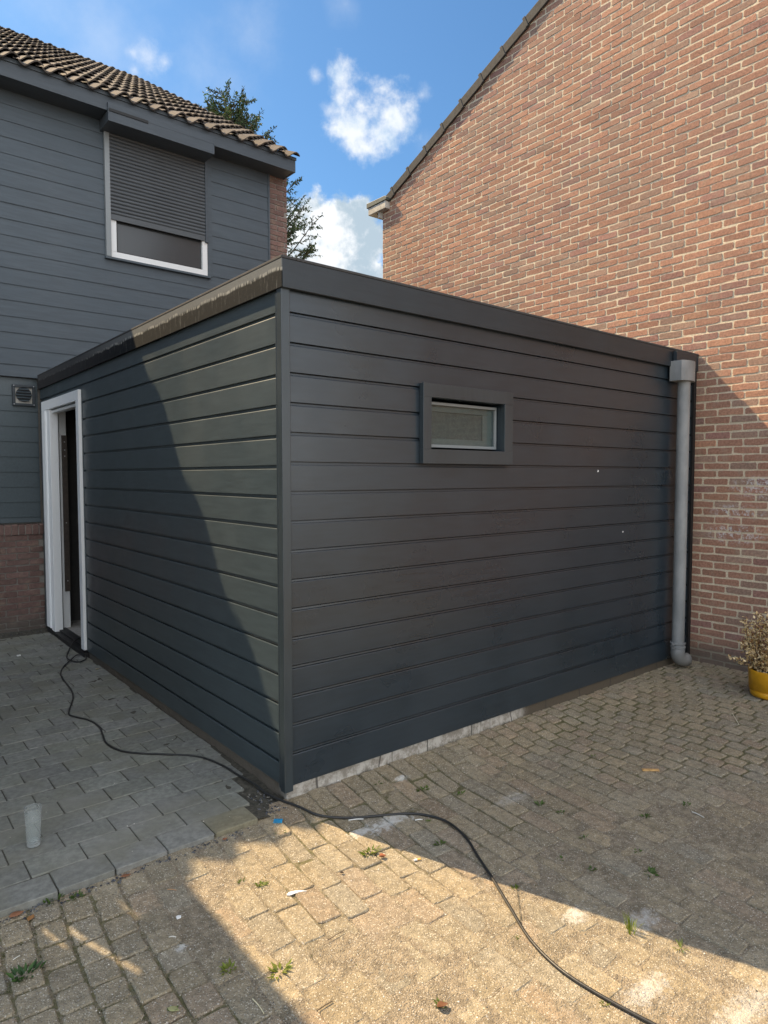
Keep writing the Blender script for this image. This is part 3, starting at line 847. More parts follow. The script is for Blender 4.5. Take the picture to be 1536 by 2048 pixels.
# tiled roof
g = MB(); SL = math.atan(0.613); cosl, sinl = math.cos(SL), math.sin(SL)
TWD, TLN = 0.205, 0.335
nrow = 20; ncol = 40
prof = []
for q in range(9):
    a = q / 8
    prof.append((a * TWD * 1.06, 0.036 * math.sin(2 * math.pi * (a * 0.95 + 0.02)) + (0.004 if a < 0.1 else 0)))
for r in range(nrow):
    for c_ in range(ncol):
        sR = ES1 + 0.02 - c_ * TWD
        f = random.uniform(0.8, 1.2); rr_ = random.random()
        col = (0.112 * f, 0.098 * f, 0.090 * f, 1) if rr_ < 0.8 else (0.11 * f, 0.09 * f, 0.075 * f, 1)
        vs = []; L = TLN + 0.05; jl = random.uniform(-0.006, 0.006); jz = random.gauss(0, 0.002)
        for (al, lift) in ((0.0 + jl, 0.042), (L * 0.5, 0.018), (L, 0.0)):
            for (x, h) in prof:
                d = r * TLN + al; hh = h + lift + jz
                vs.append((sR - x, EO - 0.045 + d * cosl - hh * sinl, 5.425 + d * sinl + hh * cosl))
        n_ = len(prof)
        low = [(vs[i][0], vs[i][1] + 0.014 * sinl, vs[i][2] - 0.014 * cosl) for i in range(n_)]
        vs2 = vs + low
        fs = [(a * n_ + i, (a + 1) * n_ + i, (a + 1) * n_ + i + 1, a * n_ + i + 1) for a in (0, 1) for i in range(n_ - 1)]
        fs += [(3 * n_ + i, i, i + 1, 3 * n_ + i + 1) for i in range(n_ - 1)]
        if c_ == 0: fs += [(0, 3 * n_, n_)]
        g.add(vs2, fs, col)
rf = part('roof', g, M['tile'], hs)
g = MB()
RT, RZ = EO - 0.045 + nrow * TLN * cosl, 5.425 + nrow * TLN * sinl
g.extrude([(-7, EO + 0.03, 5.44), (-7, RT, RZ - 0.03), (-7, RT + (RT - EO), 5.44)], (7 + ES1 - 0.02, 0, 0))
part('roof_deck', g, M['tile'], rf)
g = MB()
for c_ in range(22):
    a = ES1 + 0.03 - c_ * 0.36
    g.tube([(a, RT + 0.03, RZ - 0.035), (a - 0.40, RT + 0.03, RZ - 0.03)], [0.082, 0.086], 14, (0.13, 0.10, 0.08, 1))
part('ridge_tiles', g, M['tile'], rf)

# ------------------------------------------------------------------ the dark extension
ex = thing('extension', (0, 0, 0), 'flat roofed dark grey extension clad in horizontal boards, with an open white framed door', 'outbuilding')
ZT, ZB = 2.43, 0.036


def siding(mb, axis, segs, zs, pitch):
    """axis 's' boards run along s on t=0, axis 't' along t on s=0; zs = z of lip above each groove"""
    def P(run, out, z): return (run, -out, z) if axis == 's' else (-out, run, z)
    edges = [ZT] + zs + [ZB]
    for i in range(len(edges) - 1):
        top, bot = edges[i], edges[i + 1]
        o_ = random.gauss(0, 0.0005)
        tp = top if i == 0 else top - 0.0215
        pts = [(o_, bot), (o_, tp), (o_ - 0.002, tp + 0.0035)] if i else [(o_, bot), (o_, tp), (o_ - 0.003, tp)]
        if axis == 's' and i:
            pts += [(-0.016, tp + 0.0035), (-0.016, tp + 0.0062), (-0.008, tp + 0.0062), (-0.009, top - 0.0065), (-0.030, top - 0.0065), (-0.030, top), (-0.034, top), (-0.034, bot)]
        else: pts += [(-0.009, tp + 0.0015), (-0.020, tp + 0.0015), (-0.020, tp + 0.0045), (-0.0125, tp + 0.0055), (-0.0125, top), (-0.03, top), (-0.03, bot)] if i else [(-0.0125, tp), (-0.03, top), (-0.03, bot)]
        for (a, b) in segs(bot, top):
            ol = [P(a, q[0], q[1]) for q in pts]
            off = Vector(P(b, 0, 0)) - Vector(P(a, 0, 0))
            mb.extrude(ol, off)


gR = [2.327 - 0.1414 * k for k in range(16)]
gL = [2.326 - 0.1445 * k for k in range(16)]
WO = (0.93, 1.545, 1.700, 1.988)


def segR(b, t):
    return [(0.035, 0.885), (1.60, 3.97)] if 1.60 < (b + t) / 2 < 2.07 else [(0.035, 3.97)]


def segL(b, t):
    if b > 2.2: return [(0.044, TW - 0.03)]
    if t > 2.31: return [(0.044, TW - 0.03)]
    return [(0.044, 3.285)] if b < 2.28 else [(0.044, TW - 0.03)]


g = MB(); siding(g, 's', segR, gR, 0.1414); part('front_cladding', g, M['paint_shade_tone'], ex)
g = MB(); siding(g, 't', segL, gL, 0.1445)
g.box(0.0, 0.03, 4.60, TW - 0.012, 0.0, 2.29)
g.box(-0.004, 0.03, 3.2855, 3.305, 0.04, 2.29)
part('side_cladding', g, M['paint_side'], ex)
g = MB(); g.box(-0.014, 0.034, -0.014, 0.03, ZB - 0.022, ZT); g.box(-0.014, 0.0, 0.0301, 0.043, ZB - 0.010, ZT - 0.02)
g.box(-0.0115, 0.03, 0.0302, 0.0215, ZB - 0.015, ZT - 0.001) if False else None
part('corner_trim', g, M['paint_trim'], ex, bevel=0.003)
g = MB(); g.box(3.955, SW - 0.002, -0.02, 0.03, ZB - 0.03, ZT + 0.02); part('end_trim', g, M['black'], ex)
# core walls
g = MB()
g.box(0.031, 0.10, 0.1005, 3.3049, 0.036, 2.50); g.box(0.031, 0.10, 4.47, TW - 0.02, 0.03, 2.50); g.box(0.031, 0.10, 3.305, 4.4699, 2.27, 2.50)
g.box(0.031, 0.945, 0.031, 0.10, 0.036, 2.50); g.box(1.58, SW - 0.004, 0.031, 0.10, 0.036, 2.50)
g.box(0.945, 1.58, 0.031, 0.10, 0.036, 1.69); g.box(0.945, 1.58, 0.031, 0.10, 1.995, 2.50)
g.box(3.90, SW - 0.004, 0.10, TW - 0.02, 0.0, 2.5); g.box(0.101, SW - 0.1, TW - 0.09, TW - 0.021, 0.0, 2.50)
g.box(0.101, 3.9, 0.101, TW - 0.09, 2.30, 2.46)
part('room_walls', g, M['room_dark'], ex)
g = MB(); g.box(0.09, 3.9, 0.101, TW - 0.09, -0.1, 0.032); part('floor', g, M['concrete_floor'], ex)
g = MB()
g.box(0.012, SW - 0.003, 0.012, 0.12, -0.2, 0.0355)
g.box(0.012, 0.12, 0.12, 3.30, -0.2, 0.0355)
part('foundation', g, M['foundation'], ex, bevel=0.003)
# roof edge
g = MB(); g.box(-0.015, SW - 0.002, -0.032, -0.012, 2.424, 2.556); g.box(-0.014, SW - 0.002, -0.0118, 0.12, 2.4305, 2.545)
part('fascia', g, M['fascia_dark'], ex, bevel=0.002)
g = MB(); g.box(-0.020, -0.0155, -0.0325, TW - 0.034, 2.424, 2.556); g.box(-0.0154, 0.0, -0.0117, TW - 0.034, 2.4255, 2.54)
part('fascia', g, M['weathered'], ex, bevel=0.0015, label='weathered, lime streaked fascia above the door side')
g = MB()
g.box(-0.0215, 0.06, -0.035, TW - 0.034, 2.5565, 2.570); g.box(0.0605, SW - 0.002, -0.035, 0.06, 2.5565, 2.570)
part('roof_edge_trim', g, M['roofing'], ex, bevel=0.003)
g = MB(); g.box(0.061, SW - 0.004, 0.061, TW - 0.034, 2.50, 2.545)
g.box(HS1 + 0.02, SW - 0.004, TW - 0.03, TW + 6, 2.3, 2.50)
part('roof_deck', g, M['roofing'], ex)
# small window in the front
fo = MB(); y1 = -0.034
a0, a1, b0, b1 = 0.868, 1.622, 1.619, 2.063
fo.box(a0, a1, y1, -0.001, WO[3], b1); fo.box(a0, a1, y1, -0.001, b0, WO[2])
fo.box(a0, WO[0], y1, -0.001, WO[2], WO[3]); fo.box(WO[1], a1, y1, -0.001, WO[2], WO[3])
fr = part('window', fo, M['paint_trim'], ex, bevel=0.0015)
g = MB()
g.box(WO[0] - 0.02, WO[1] + 0.02, -0.0005, 0.07, WO[3], WO[3] + 0.012); g.box(WO[0] - 0.02, WO[1] + 0.02, -0.0005, 0.07, WO[2] - 0.012, WO[2])
g.box(WO[0] - 0.02, WO[0] - 0.001, -0.0005, 0.07, WO[2], WO[3]); g.box(WO[1] + 0.001, WO[1] + 0.02, -0.0005, 0.07, WO[2], WO[3])
part('reveal', g, M['paint_shade_tone'], fr)
g = MB(); c0, c1, d0, d1 = 0.935, 1.540, 1.713, 1.972; k = 0.017
g.box(c0, c1, 0.028, 0.06, d0, d0 + k); g.box(c0, c1, 0.028, 0.06, d1 - k, d1); g.box(c0, c0 + k, 0.028, 0.06, d0 + k, d1 - k); g.box(c1 - k, c1, 0.028, 0.06, d0 + k, d1 - k)
part('sash', g, M['alu'], fr, bevel=0.002)
g = MB(); g.box(c0 + k, c1 - k, 0.040, 0.043, d0 + k, d1 - k); part('pane', g, M['glass'], fr)
g = MB(); e0, e1, f0, f1 = c0 + k, c1 - k, d0 + k, d1 - k; q = 0.035
g.box(e0, e1, 0.052, 0.068, f0, f0 + q); g.box(e0, e1, 0.052, 0.068, f1 - q, f1); g.box(e1 - 0.085, e1, 0.052, 0.068, f0 + q, f1 - q); g.box(e0, e0 + q, 0.052, 0.068, f0 + q, f1 - q)
part('inner_frame', g, mat('dull_inner_frame', m_flat((0.19, 0.195, 0.19), 0.5, 0.08)), fr, bevel=0.002)
g = MB(); g.box(e0 + q, e1 - 0.085, 0.060, 0.066, f0 + q, f1 - q); part('blind', g, M['frost'], fr)
# white door frame, door opening
df = MB()
ZD = 2.283
df.box(-0.028, 0.002, 3.310, 3.392, 0.045, ZD)
df.box(-0.028, 0.002, 4.445, 4.610, 0.035, ZD - 0.09)
df.box(-0.028, 0.002, 3.392, 4.610, ZD - 0.09, ZD)
df.box(-0.034, -0.0285, 4.455, 4.50, 0.045, ZD - 0.10)
dfo = part('door_frame', df, M['white'], ex, bevel=0.003)
g = MB()
g.box(-0.020, 0.055, 4.325, 4.4445, 0.020, ZD - 0.0905); g.box(0.0025, 0.055, 3.335, 3.392, 0.045, ZD - 0.05)
g.box(0.0025, 0.055, 3.3925, 4.3245, ZD - 0.125, ZD - 0.05)
part('jamb', g, M['white'], dfo, bevel=0.003)
g = MB(); g.box(0.070, 0.145, 4.40, 4.47, 0.02, ZD - 0.06); g.box(0.070, 0.145, 3.335, 4.3995, ZD - 0.10, ZD - 0.05)
part('inner_jamb', g, M['white'], dfo, bevel=0.003)
g = MB(); g.box(0.098, 0.147, 4.385, 4.3995, 0.40, 1.95)
for zz in (1.88, 1.80, 1.74, 1.08, 0.50): g.box(0.118, 0.128, 4.382, 4.3848, zz, zz + 0.012, mi=1)
part('strike_plate', g, [mat('brown_seal', m_flat((0.07, 0.055, 0.045), 0.6)), M['metal']], dfo)
g = MB(); g.box(0.056, 0.068, 4.36, 4.44, 0.03, ZD - 0.06); part('seal', g, M['black'], dfo)
g = MB(); g.box(-0.030, 0.13, 3.31, 4.60, -0.10, 0.018); g.box(0.02, 0.10, 3.31, 4.46, 0.018, 0.036); part('threshold', g, M['black'], dfo, bevel=0.003)

# ------------------------------------------------------------------ downpipe
PS, PT, PR = 3.655, -0.085, 0.048
dp = thing('downpipe', (PS, PT, 0), 'grey plastic downpipe with a square hopper against the end of the dark cladding', 'drainpipe')
g = MB(); g.smooth = False
pts = []
hx0, hx1, hy0, hy1 = PS - 0.115, PS + 0.105, -0.022, -0.150
out = [(hx0, hy0), (hx0, hy1 + 0.03)]
for q in range(9):
    a = q / 8; out.append((hx0 + (hx1 - hx0) * a, hy1 + 0.03 - 0.034 * math.sin(math.pi * a) ** 0.8))
out += [(hx1, hy0)]
g.extrude([(x, y, 2.305) for x, y in out], (0, 0, 0.158))
part('hopper', g, M['pvc'], dp, bevel=0.003)
g = MB(); g.box(hx0 + 0.02, hx1 + 0.12, -0.07, -0.041, 2.44, 2.545); part('spout', g, M['fascia_dark'], dp)
g = MB(); g.smooth = True
g.tube([(PS, PT, 2.304), (PS, PT, 0.17)], PR, 28, cap=False); part('pipe', g, M['pvc'], dp)
g = MB()
arc = [(PS, PT, 0.17), (PS, PT, 0.10)] + [(PS + 0.07 * (1 - math.cos(a)) * 1.0, PT - 0.02 * (1 - math.cos(a)), 0.10 - 0.06 * math.sin(a)) for a in [R(x) for x in (18, 36, 54, 72, 90)]]
arc += [(PS + 0.10, PT - 0.03, 0.038)]
g.tube(arc, [PR + 0.006] * len(arc), 24); part('elbow', g, M['pvc'], dp, smooth=True)
for zz in (0.155, 0.185):
    g = MB(); g.lathe((PS, PT, zz), [(PR + 0.001, -0.007), (PR + 0.011, -0.006), (PR + 0.011, 0.006), (PR + 0.001, 0.007)], 28)
    g.box(PS - 0.085, PS - PR, PT - 0.006, PT + 0.006, zz - 0.006, zz + 0.006)
    part('clamp', g, M['pvc'], dp)

# ------------------------------------------------------------------ black cable


def spline(pts, sub=8):
    pts = [Vector(p) for p in pts]; out = []
    for i in range(len(pts) - 1):
        p0, p1, p2, p3 = pts[max(i - 1, 0)], pts[i], pts[i + 1], pts[min(i + 2, len(pts) - 1)]
        for k in range(sub):
            t = k / sub
            out.append(0.5 * ((2 * p1) + (p2 - p0) * t + (2 * p0 - 5 * p1 + 4 * p2 - p3) * t * t + (3 * p1 - p0 - 3 * p2 + p3) * t ** 3))
    out.append(pts[-1]); return out


def lv(s, t):
    if s < -0.02 and t > -0.07: return pz(s, t)
    return gz(s, t)


cp = [(0.30, 3.95, 0.040), (0.10, 3.80, 0.046), (0.0, 3.72, 0.035), (-0.075, 3.60, -0.005), (-0.14, 3.42, -0.012), (-0.155, 3.28, -0.014), (-0.115, 3.16, -0.014), (-0.045, 3.20, -0.01), (-0.022, 3.32, -0.008), (-0.075, 3.36, -0.005), (-0.155, 3.23, -0.003),
      (-0.25, 3.09, None), (-0.31, 2.92, None), (-0.335, 2.75, None), (-0.345, 2.594, None), (-0.36, 2.42, None), (-0.385, 2.27, None), (-0.43, 2.13, None), (-0.485, 1.984, None), (-0.505, 1.885, None), (-0.475, 1.80, None), (-0.435, 1.70, None), (-0.42, 1.549, None),
      (-0.441, 1.407, None), (-0.463, 1.257, None), (-0.437, 1.096, None), (-0.363, 0.982, None), (-0.259, 0.879, None), (-0.131, 0.732, None), (-0.078, 0.561, None), (-0.062, 0.38, None), (-0.045, 0.22, None),
      (-0.022, 0.04, -0.052), (0.021, -0.092, None), (0.067, -0.196, None), (0.176, -0.285, None), (0.303, -0.353, None), (0.444, -0.444, None), (0.512, -0.58, None), (0.487, -0.732, None), (0.42, -0.87, None), (0.36, -0.994, None), (0.262, -1.181, None), (0.179, -1.342, None),
      (0.14, -1.495, None), (0.145, -1.639, None), (0.168, -1.794, None), (0.21, -2.0, None), (0.28, -2.3, None), (0.30, -2.7, None)]
path = spline([(a, b, (c if c is not None else lv(a, b)) + 0.0062) for a, b, c in cp], 7)
for q in path:
    if q.y < 0.5 and q.x > -0.08: q.z = max(max(gz(q.x + a, q.y + b) for a in (-0.02, 0, 0.02) for b in (-0.02, 0, 0.02)) + 0.006, q.z)
    if q.y < 0.0: q.z = max(q.z, gz(q.x, q.y) + 0.0068)
g = MB(); g.smooth = True; g.tube(path, 0.0058, 8)
single('cable', g, M['cable'], (0, 0, 0), 'black cable snaking from the open door across the paving', 'cable')

# ------------------------------------------------------------------ tall glass
gx, gy = -1.045, 0.325
go = thing('drinking_glass', (gx, gy, pz(gx, gy) + 0.002), 'tall empty clear tumbler standing alone on the grey patio', 'glass')
g = MB(); g.smooth = True
z0 = pz(gx, gy) + 0.002
g.lathe((gx, gy, z0), [(0.001, 0.0), (0.0255, 0.0), (0.027, 0.004), (0.030, 0.08), (0.0345, 0.165), (0.0328, 0.165), (0.0285, 0.08), (0.0252, 0.014), (0.001, 0.010)], 40)
part('tumbler', g, M['tumbler'], go)

# ------------------------------------------------------------------ planter and dried shrub
qx, qy, qr = 3.515, -0.845, 0.145
gzq = gz(qx, qy)
po = thing('plant_pot', (qx, qy, gzq), 'ochre plastic plant pot with a groove, beside the brick wall', 'plant pot')
g = MB(); g.smooth = True
g.lathe((qx, qy, gzq), [(0.001, 0.004), (qr - 0.03, 0.0), (qr - 0.018, 0.012), (qr - 0.012, 0.045), (qr - 0.018, 0.047), (qr - 0.018, 0.051), (qr - 0.008, 0.053), (qr, 0.19), (qr, 0.197), (qr - 0.008, 0.197), (qr - 0.012, 0.16), (0.001, 0.16)], 48)
part('shell', g, M['pot'], po)
g = MB(); g.lathe((qx, qy, gzq + 0.162), [(qr - 0.013, 0.0), (0.001, 0.012)], 30); part('soil', g, M['gravel'], po)


def rvec():
    while True:
        v = Vector((random.uniform(-1, 1), random.uniform(-1, 1), random.uniform(-1, 1)))
        if 0.05 < v.length < 1: return v.normalized()


def leaf(mb, p, d, n, L, Wd, col):
    d = d.normalized(); n = (n - d * n.dot(d)); n = n.normalized() if n.length > 1e-4 else d.orthogonal().normalized()
    a = d.cross(n); f = n * (Wd * 0.25)
    mb.add([p, p + d * L * 0.45 + a * Wd * 0.5 + f, p + d * L + n * (L * 0.05), p + d * L * 0.45 - a * Wd * 0.5 + f, p + d * L * 0.5], [(0, 4, 1), (4, 2, 1), (0, 3, 4), (3, 2, 4)], col)


ds = thing('dried_shrub', (qx, qy, gzq + 0.16), 'dried brown leafy shrub standing dead in the ochre pot', 'plant')
g = MB(); lf = MB()
for k in range(90):
    a = random.uniform(0, 2 * math.pi); sp = random.random() ** 0.6
    top = Vector((qx + math.cos(a) * 0.21 * sp, qy + math.sin(a) * 0.21 * sp, gzq + 0.20 + random.uniform(0.12, 0.46) * (1 - 0.25 * sp)))
    b = Vector((qx + math.cos(a) * 0.06, qy + math.sin(a) * 0.06, gzq + 0.16))
    if k < 3: top = Vector((qx - 0.13 - 0.035 * k, qy + 0.16 + 0.02 * k, gzq + 0.235 + 0.02 * k))
    mid = (b + top) / 2 + Vector((math.cos(a), math.sin(a), 0)) * 0.03
    pth = spline([b, mid, top], 5); g.tube(pth, [0.0032 * (1 - 0.7 * i / len(pth)) for i in range(len(pth))], 5)
    for q in pth[3:]:
        for _ in range(5):
            d = (rvec() + Vector((0, 0, 0.3))).normalized(); r_ = random.random()
            c = (0.60, 0.42, 0.22) if r_ < 0.40 else ((0.85, 0.68, 0.44) if r_ < 0.75 else (0.26, 0.13, 0.05))
            f = random.uniform(0.75, 1.2)
            leaf(lf, q + rvec() * 0.014, d, rvec(), random.uniform(0.016, 0.034), random.uniform(0.009, 0.018), (c[0] * f, c[1] * f, c[2] * f, 1))
part('stems', g, M['bark'], ds); part('leaves', lf, M['dryleaf'], ds)

# ------------------------------------------------------------------ tree behind the house


def site_xy(X, Y):
    v = SITE.inverted() @ Vector((X, Y, 0)); return v.x, v.y


TX, TY = site_xy(-3.75, 17.0)
tr = thing('conifer_tree', (TX, TY, -0.2), 'dark green conifer rising behind the tiled roof and brick pier', 'tree')
g = MB(); lf = MB(); random.seed(21)
ztop = 10.55
trunk = [Vector((TX + 0.05 * math.sin(z), TY, z)) for z in [-0.2 + 0.6 * i for i in range(19)]]
g.tube(trunk, [0.24 * (1 - i / 19) + 0.02 for i in range(19)], 10)
xax = SITE.to_3x3().inverted() @ Vector((1, 0, 0))


def radius(z):
    h = (ztop - z)
    return 0.30 + 0.47 * h if h < 3.8 else 2.20 + 0.05 * (h - 3.8)


z = 2.5; gold = 0
while z < ztop - 0.1:
    gold += 2.39996; rr = radius(z) * random.uniform(0.72, 1.1)
    d = Vector((math.cos(gold), math.sin(gold), 0)); b = Vector((TX, TY, z - 0.35 * rr * 0.3))
    e = b + d * rr + Vector((0, 0, 0.30 * rr + 0.25))
    mid = b + d * rr * 0.55 + Vector((0, 0, 0.02 * rr))
    pth = spline([b, mid, e], 7); g.tube(pth, [0.035 * (1 - 0.85 * i / len(pth)) for i in range(len(pth))], 5)
    nn = len(pth)
    for i in range(3, nn):
        fr_ = i / nn; nt_ = 2 if random.random() < 0.8 else 1
        for _ in range(nt_):
            side = d.cross(Vector((0, 0, 1))) * random.choice((-1, 1))
            td = (d * 0.6 + side * random.uniform(0.3, 1.0) + Vector((0, 0, random.uniform(0.0, 0.9)))).normalized()
            tl = random.uniform(0.28, 0.62) * (1.15 - 0.45 * fr_)
            p0 = pth[i]; p1 = p0 + td * tl
            g.tube([p0, p1], [0.008, 0.003], 3, cap=False)
            nl = int(tl / 0.017)
            shade_ = random.uniform(0.6, 1.35)
            for q in range(nl):
                p = p0.lerp(p1, (q + random.random()) / nl)
                dd = (td * 0.7 + rvec()).normalized(); f = random.uniform(0.7, 1.25) * shade_
                c = (0.040 * f, 0.075 * f, 0.028 * f, 1) if random.random() < 0.72 else (0.085 * f, 0.085 * f, 0.040 * f, 1)
                leaf(lf, p, dd, rvec(), random.uniform(0.05, 0.10), random.uniform(0.02, 0.042), c)
    z += (0.070 if z > 9.0 else 0.032) if z > 5.5 else 0.12
part('trunk', g, M['bark'], tr); part('crown', lf, M['needles'], tr)

# ------------------------------------------------------------------ timber screen added out of view on the left to shade the near yard
random.seed(5)
sc = thing('added_shade_screen', (-1.77, 1.5, 0), 'tall grey timber screen added out of view left of the patio to throw the near shade', 'screen')
g = MB(); sx0, sx1 = -1.772, -1.75; HT = 3.72
slits = [(1.675, 1.775, 2.22, 2.74), (1.51, 1.60, 2.01, 2.22), (2.21, 2.305, 2.85, 3.05)]  # gaps shaped to let light streaks fall on the yard
cuts = [0.1]; 
for (a, b, za, zb) in sorted(slits): cuts += [a, b]
cuts.append(3.2)
for i in range(0, len(cuts), 2):
    g.box(sx0, sx1, cuts[i], cuts[i + 1], -0.1, HT)
for (a, b, za, zb) in slits:
    g.box(sx0, sx1, a, b, -0.1, za); g.box(sx0, sx1, a, b, zb, HT)
part('boards', g, M['timber'], sc)
for tt in (0.13, 1.2, 2.2, 3.1):
    g = MB(); g.box(sx0 - 0.09, sx0 - 0.001, tt, tt + 0.09, -0.2, HT - 0.05); part('post', g, M['timber'], sc, bevel=0.004)

# ------------------------------------------------------------------ weeds, leaves, litter
random.seed(11)


def weed(s, t, size, tall=0.5, n=14, yellow=0.0, long=1.0, label='', grassy=False):
    z = lv(s, t) - 0.002
    mb = MB()
    for k in range(n):
        a = random.uniform(0, 2 * math.pi); r_ = size * random.random() ** 0.7
        p = Vector((s + math.cos(a) * r_ * 0.55 * long, t + math.sin(a) * r_ * 0.4, z))
        d = Vector((math.cos(a), math.sin(a), tall * random.uniform(0.5, 1.8)))
        f = random.uniform(0.7, 1.3)
        c = (0.075 * f + 0.10 * yellow, 0.125 * f + 0.08 * yellow, 0.026 * f, 1)
        if grassy:
            L = size * random.uniform(0.7, 1.5); e = p + d.normalized() * L; sd_ = Vector((-math.sin(a), math.cos(a), 0)) * 0.0016
            m_ = p.lerp(e, 0.55) + Vector((0, 0, L * 0.12))
            mb.add([p - sd_, p + sd_, m_ + sd_, m_ - sd_, e], [(0, 1, 2, 3), (3, 2, 4)], c)
        else:
            leaf(mb, p, d, Vector((0, 0, 1)) + rvec() * 0.4, size * random.uniform(0.45, 0.95), size * random.uniform(0.20, 0.42), c)
    single('weed', mb, M['leaf'], (s, t, z), label, 'weed', 'weeds growing in the paving joints')


import sys
F_ = 1344.6; P_p = math.atan(72 / F_)
SI = SITE.inverted()


def onground(x, y):
    """point of the paving seen at photo pixel x, y"""
    d = pixdir(x, y); zz = -0.05
    for _ in range(6):
        k = (zz - 1.55) / d.z; q = SI @ Vector((d.x * k, d.y * k, zz)); zz = lv(q.x, q.y)
    return q.x, q.y


weeds = [
    (590 + 150, 1705, 0.040, 0.4, 26, 0.6, 1.6, 'yellow-green weed clump with red seed heads in the sunlit paving'),
    (524, 1770, 0.028, 0.5, 16, 0.7, 1, 'small bright rosette weed in the sun left of the paper scrap'),
    (482, 1764, 0.020, 0.5, 10, 0.3, 1, 'tiny weed beside the bright rosette in the sun'),
    (1030, 1775, 0.022, 0.9, 14, 0.4, 1, 'round leafed weed on the shadow line beside the black cable'),
    (1262, 1862, 0.045, 2.6, 34, 0.9, 1, 'tall yellow-green grass tuft on the shadow line at lower right'),
    (458, 1938, 0.030, 0.5, 20, 0.9, 1.6, 'mossy yellow weed at the edge of the sunlit patch'),
    (560, 1942, 0.038, 0.3, 24, 1.0, 2.0, 'flat yellow moss strip in a sunlit joint near the bottom'),
    (1032, 1876, 0.016, 0.8, 10, 0.7, 1, 'tiny green sprig just left of the curving cable'),
    (880, 2010, 0.024, 0.5, 16, 0.5, 1, 'small weed beside the curled brown leaf'),
    (345, 2022, 0.02, 0.5, 10, 0.2, 1, 'dark weed beside the pale leaf at bottom left'),
    (1080, 1610, 0.030, 0.5, 18, 0.0, 1, 'dark green weed in the shaded paving right of the cable bend'),
    (1120, 1625, 0.022, 0.4, 14, 0.0, 1.4, 'low weed right of the dark green one in shade'),
    (1290, 1633, 0.026, 0.4, 16, 0.0, 1.5, 'spreading weed in the middle of the shaded yard'),
    (1372, 1610, 0.024, 0.5, 14, 0.0, 1.5, 'weed near the white straw in the shaded yard'),
    (1168, 1676, 0.020, 0.5, 12, 0.0, 1.2, 'grassy little weed above the white powder spots'),
    (1186, 1738, 0.024, 0.5, 16, 0.0, 1, 'dark weed right above the white powder spot'),
    (1275, 1702, 0.020, 0.4, 12, 0.0, 1, 'small weed above the pair beside the powder'),
    (1300, 1748, 0.034, 0.4, 22, 0.0, 1.4, 'broad dark weed cluster in the lower shaded yard'),
    (1123, 1718, 0.018, 0.4, 10, 0.0, 1.3, 'thin dark weed left of the powder spot'),
    (845, 1580, 0.032, 0.4, 20, 0.2, 1.8, 'weed tuft in front of the pale foundation strip'),
    (918, 1588, 0.028, 0.4, 16, 0.2, 1.8, 'second weed tuft out from the pale foundation'),
    (755, 1567, 0.026, 0.4, 14, 0.1, 1.6, 'weed tuft nearest the foundation by the building corner'),
    (880, 1688, 0.030, 0.5, 18, 0.1, 1.3, 'green weed under the bend of the black cable'),
    (855, 1643, 0.018, 0.5, 12, 0.3, 1, 'little weed touching the underside of the cable'),
    (1188, 1512, 0.02, 0.5, 10, 0.1, 1.3, 'mossy sprig in the far shaded paving'),
    (1135, 1568, 0.02, 0.5, 10, 0.1, 1.3, 'low sprig between the far paving rows'),
    (1362, 1895, 0.025, 0.5, 14, 0.7, 1.5, 'yellowish weed on the shadow line beside the grass tuft'),
    (1210, 2008, 0.02, 0.5, 12, 0.8, 1, 'tiny yellow weed right of the cable near the bottom'),
    (50, 1950, 0.050, 0.7, 22, -0.3, 1.6, 'dark broad leafed weed at the lower left'),
    (560, 1668, 0.026, 0.4, 14, 0.0, 1.2, 'dark mossy weed beside the blue plastic piece'),
    (110, 1800, 0.035, 0.9, 20, 0.0, 1.8, 'leafy weed along the patio edge beside the two brown leaves'),
    (155, 1795, 0.030, 0.8, 18, 0.0, 1.6, 'leafy weed along the patio edge right of the brown leaves pair'),
]
for i, (x, y, sz, tall, n, yl, lg, lab) in enumerate(weeds):
    s_, t_ = onground(x, y)
    weed(s_, t_, sz, tall, n, yl, lg, lab, grassy='grass' in lab)
# moss tufts in the joints
mm = MB()
for jp in JOINTS * 4:
    s_, t_ = jp.x + random.gauss(0, 0.006), jp.y + random.gauss(0, 0.006)
    if t_ < -2.2 or t_ > -0.03 or s_ > 3.9 or s_ < -1.8 or (s_ < 0 and t_ > -0.1): continue
    dens = 0.9 * sstep(s_ + 0.7 * t_, 0.6, 1.8) + 0.7 * sstep(-s_, 0.8, 1.2) + 0.10
    if random.random() > dens or n2(s_ * 2.6, t_ * 2.6, 3) < -0.12: continue
    s_ += random.gauss(0, 0.006); t_ += random.gauss(0, 0.006)
    z = gz(s_, t_) - 0.003
    for _ in range(3):
        a = random.uniform(0, 6.28); f = random.uniform(0.5, 1.3)
        leaf(mm, Vector((s_ + random.gauss(0, 0.007), t_ + random.gauss(0, 0.007), z)), Vector((math.cos(a), math.sin(a), 0.45)), Vector((0, 0, 1)), random.uniform(0.004, 0.010), 0.004, (0.080 * f, 0.080 * f, 0.022 * f, 1))
single('moss', mm, M['leaf'], kind='stuff', label='small moss tufts in the paving joints')

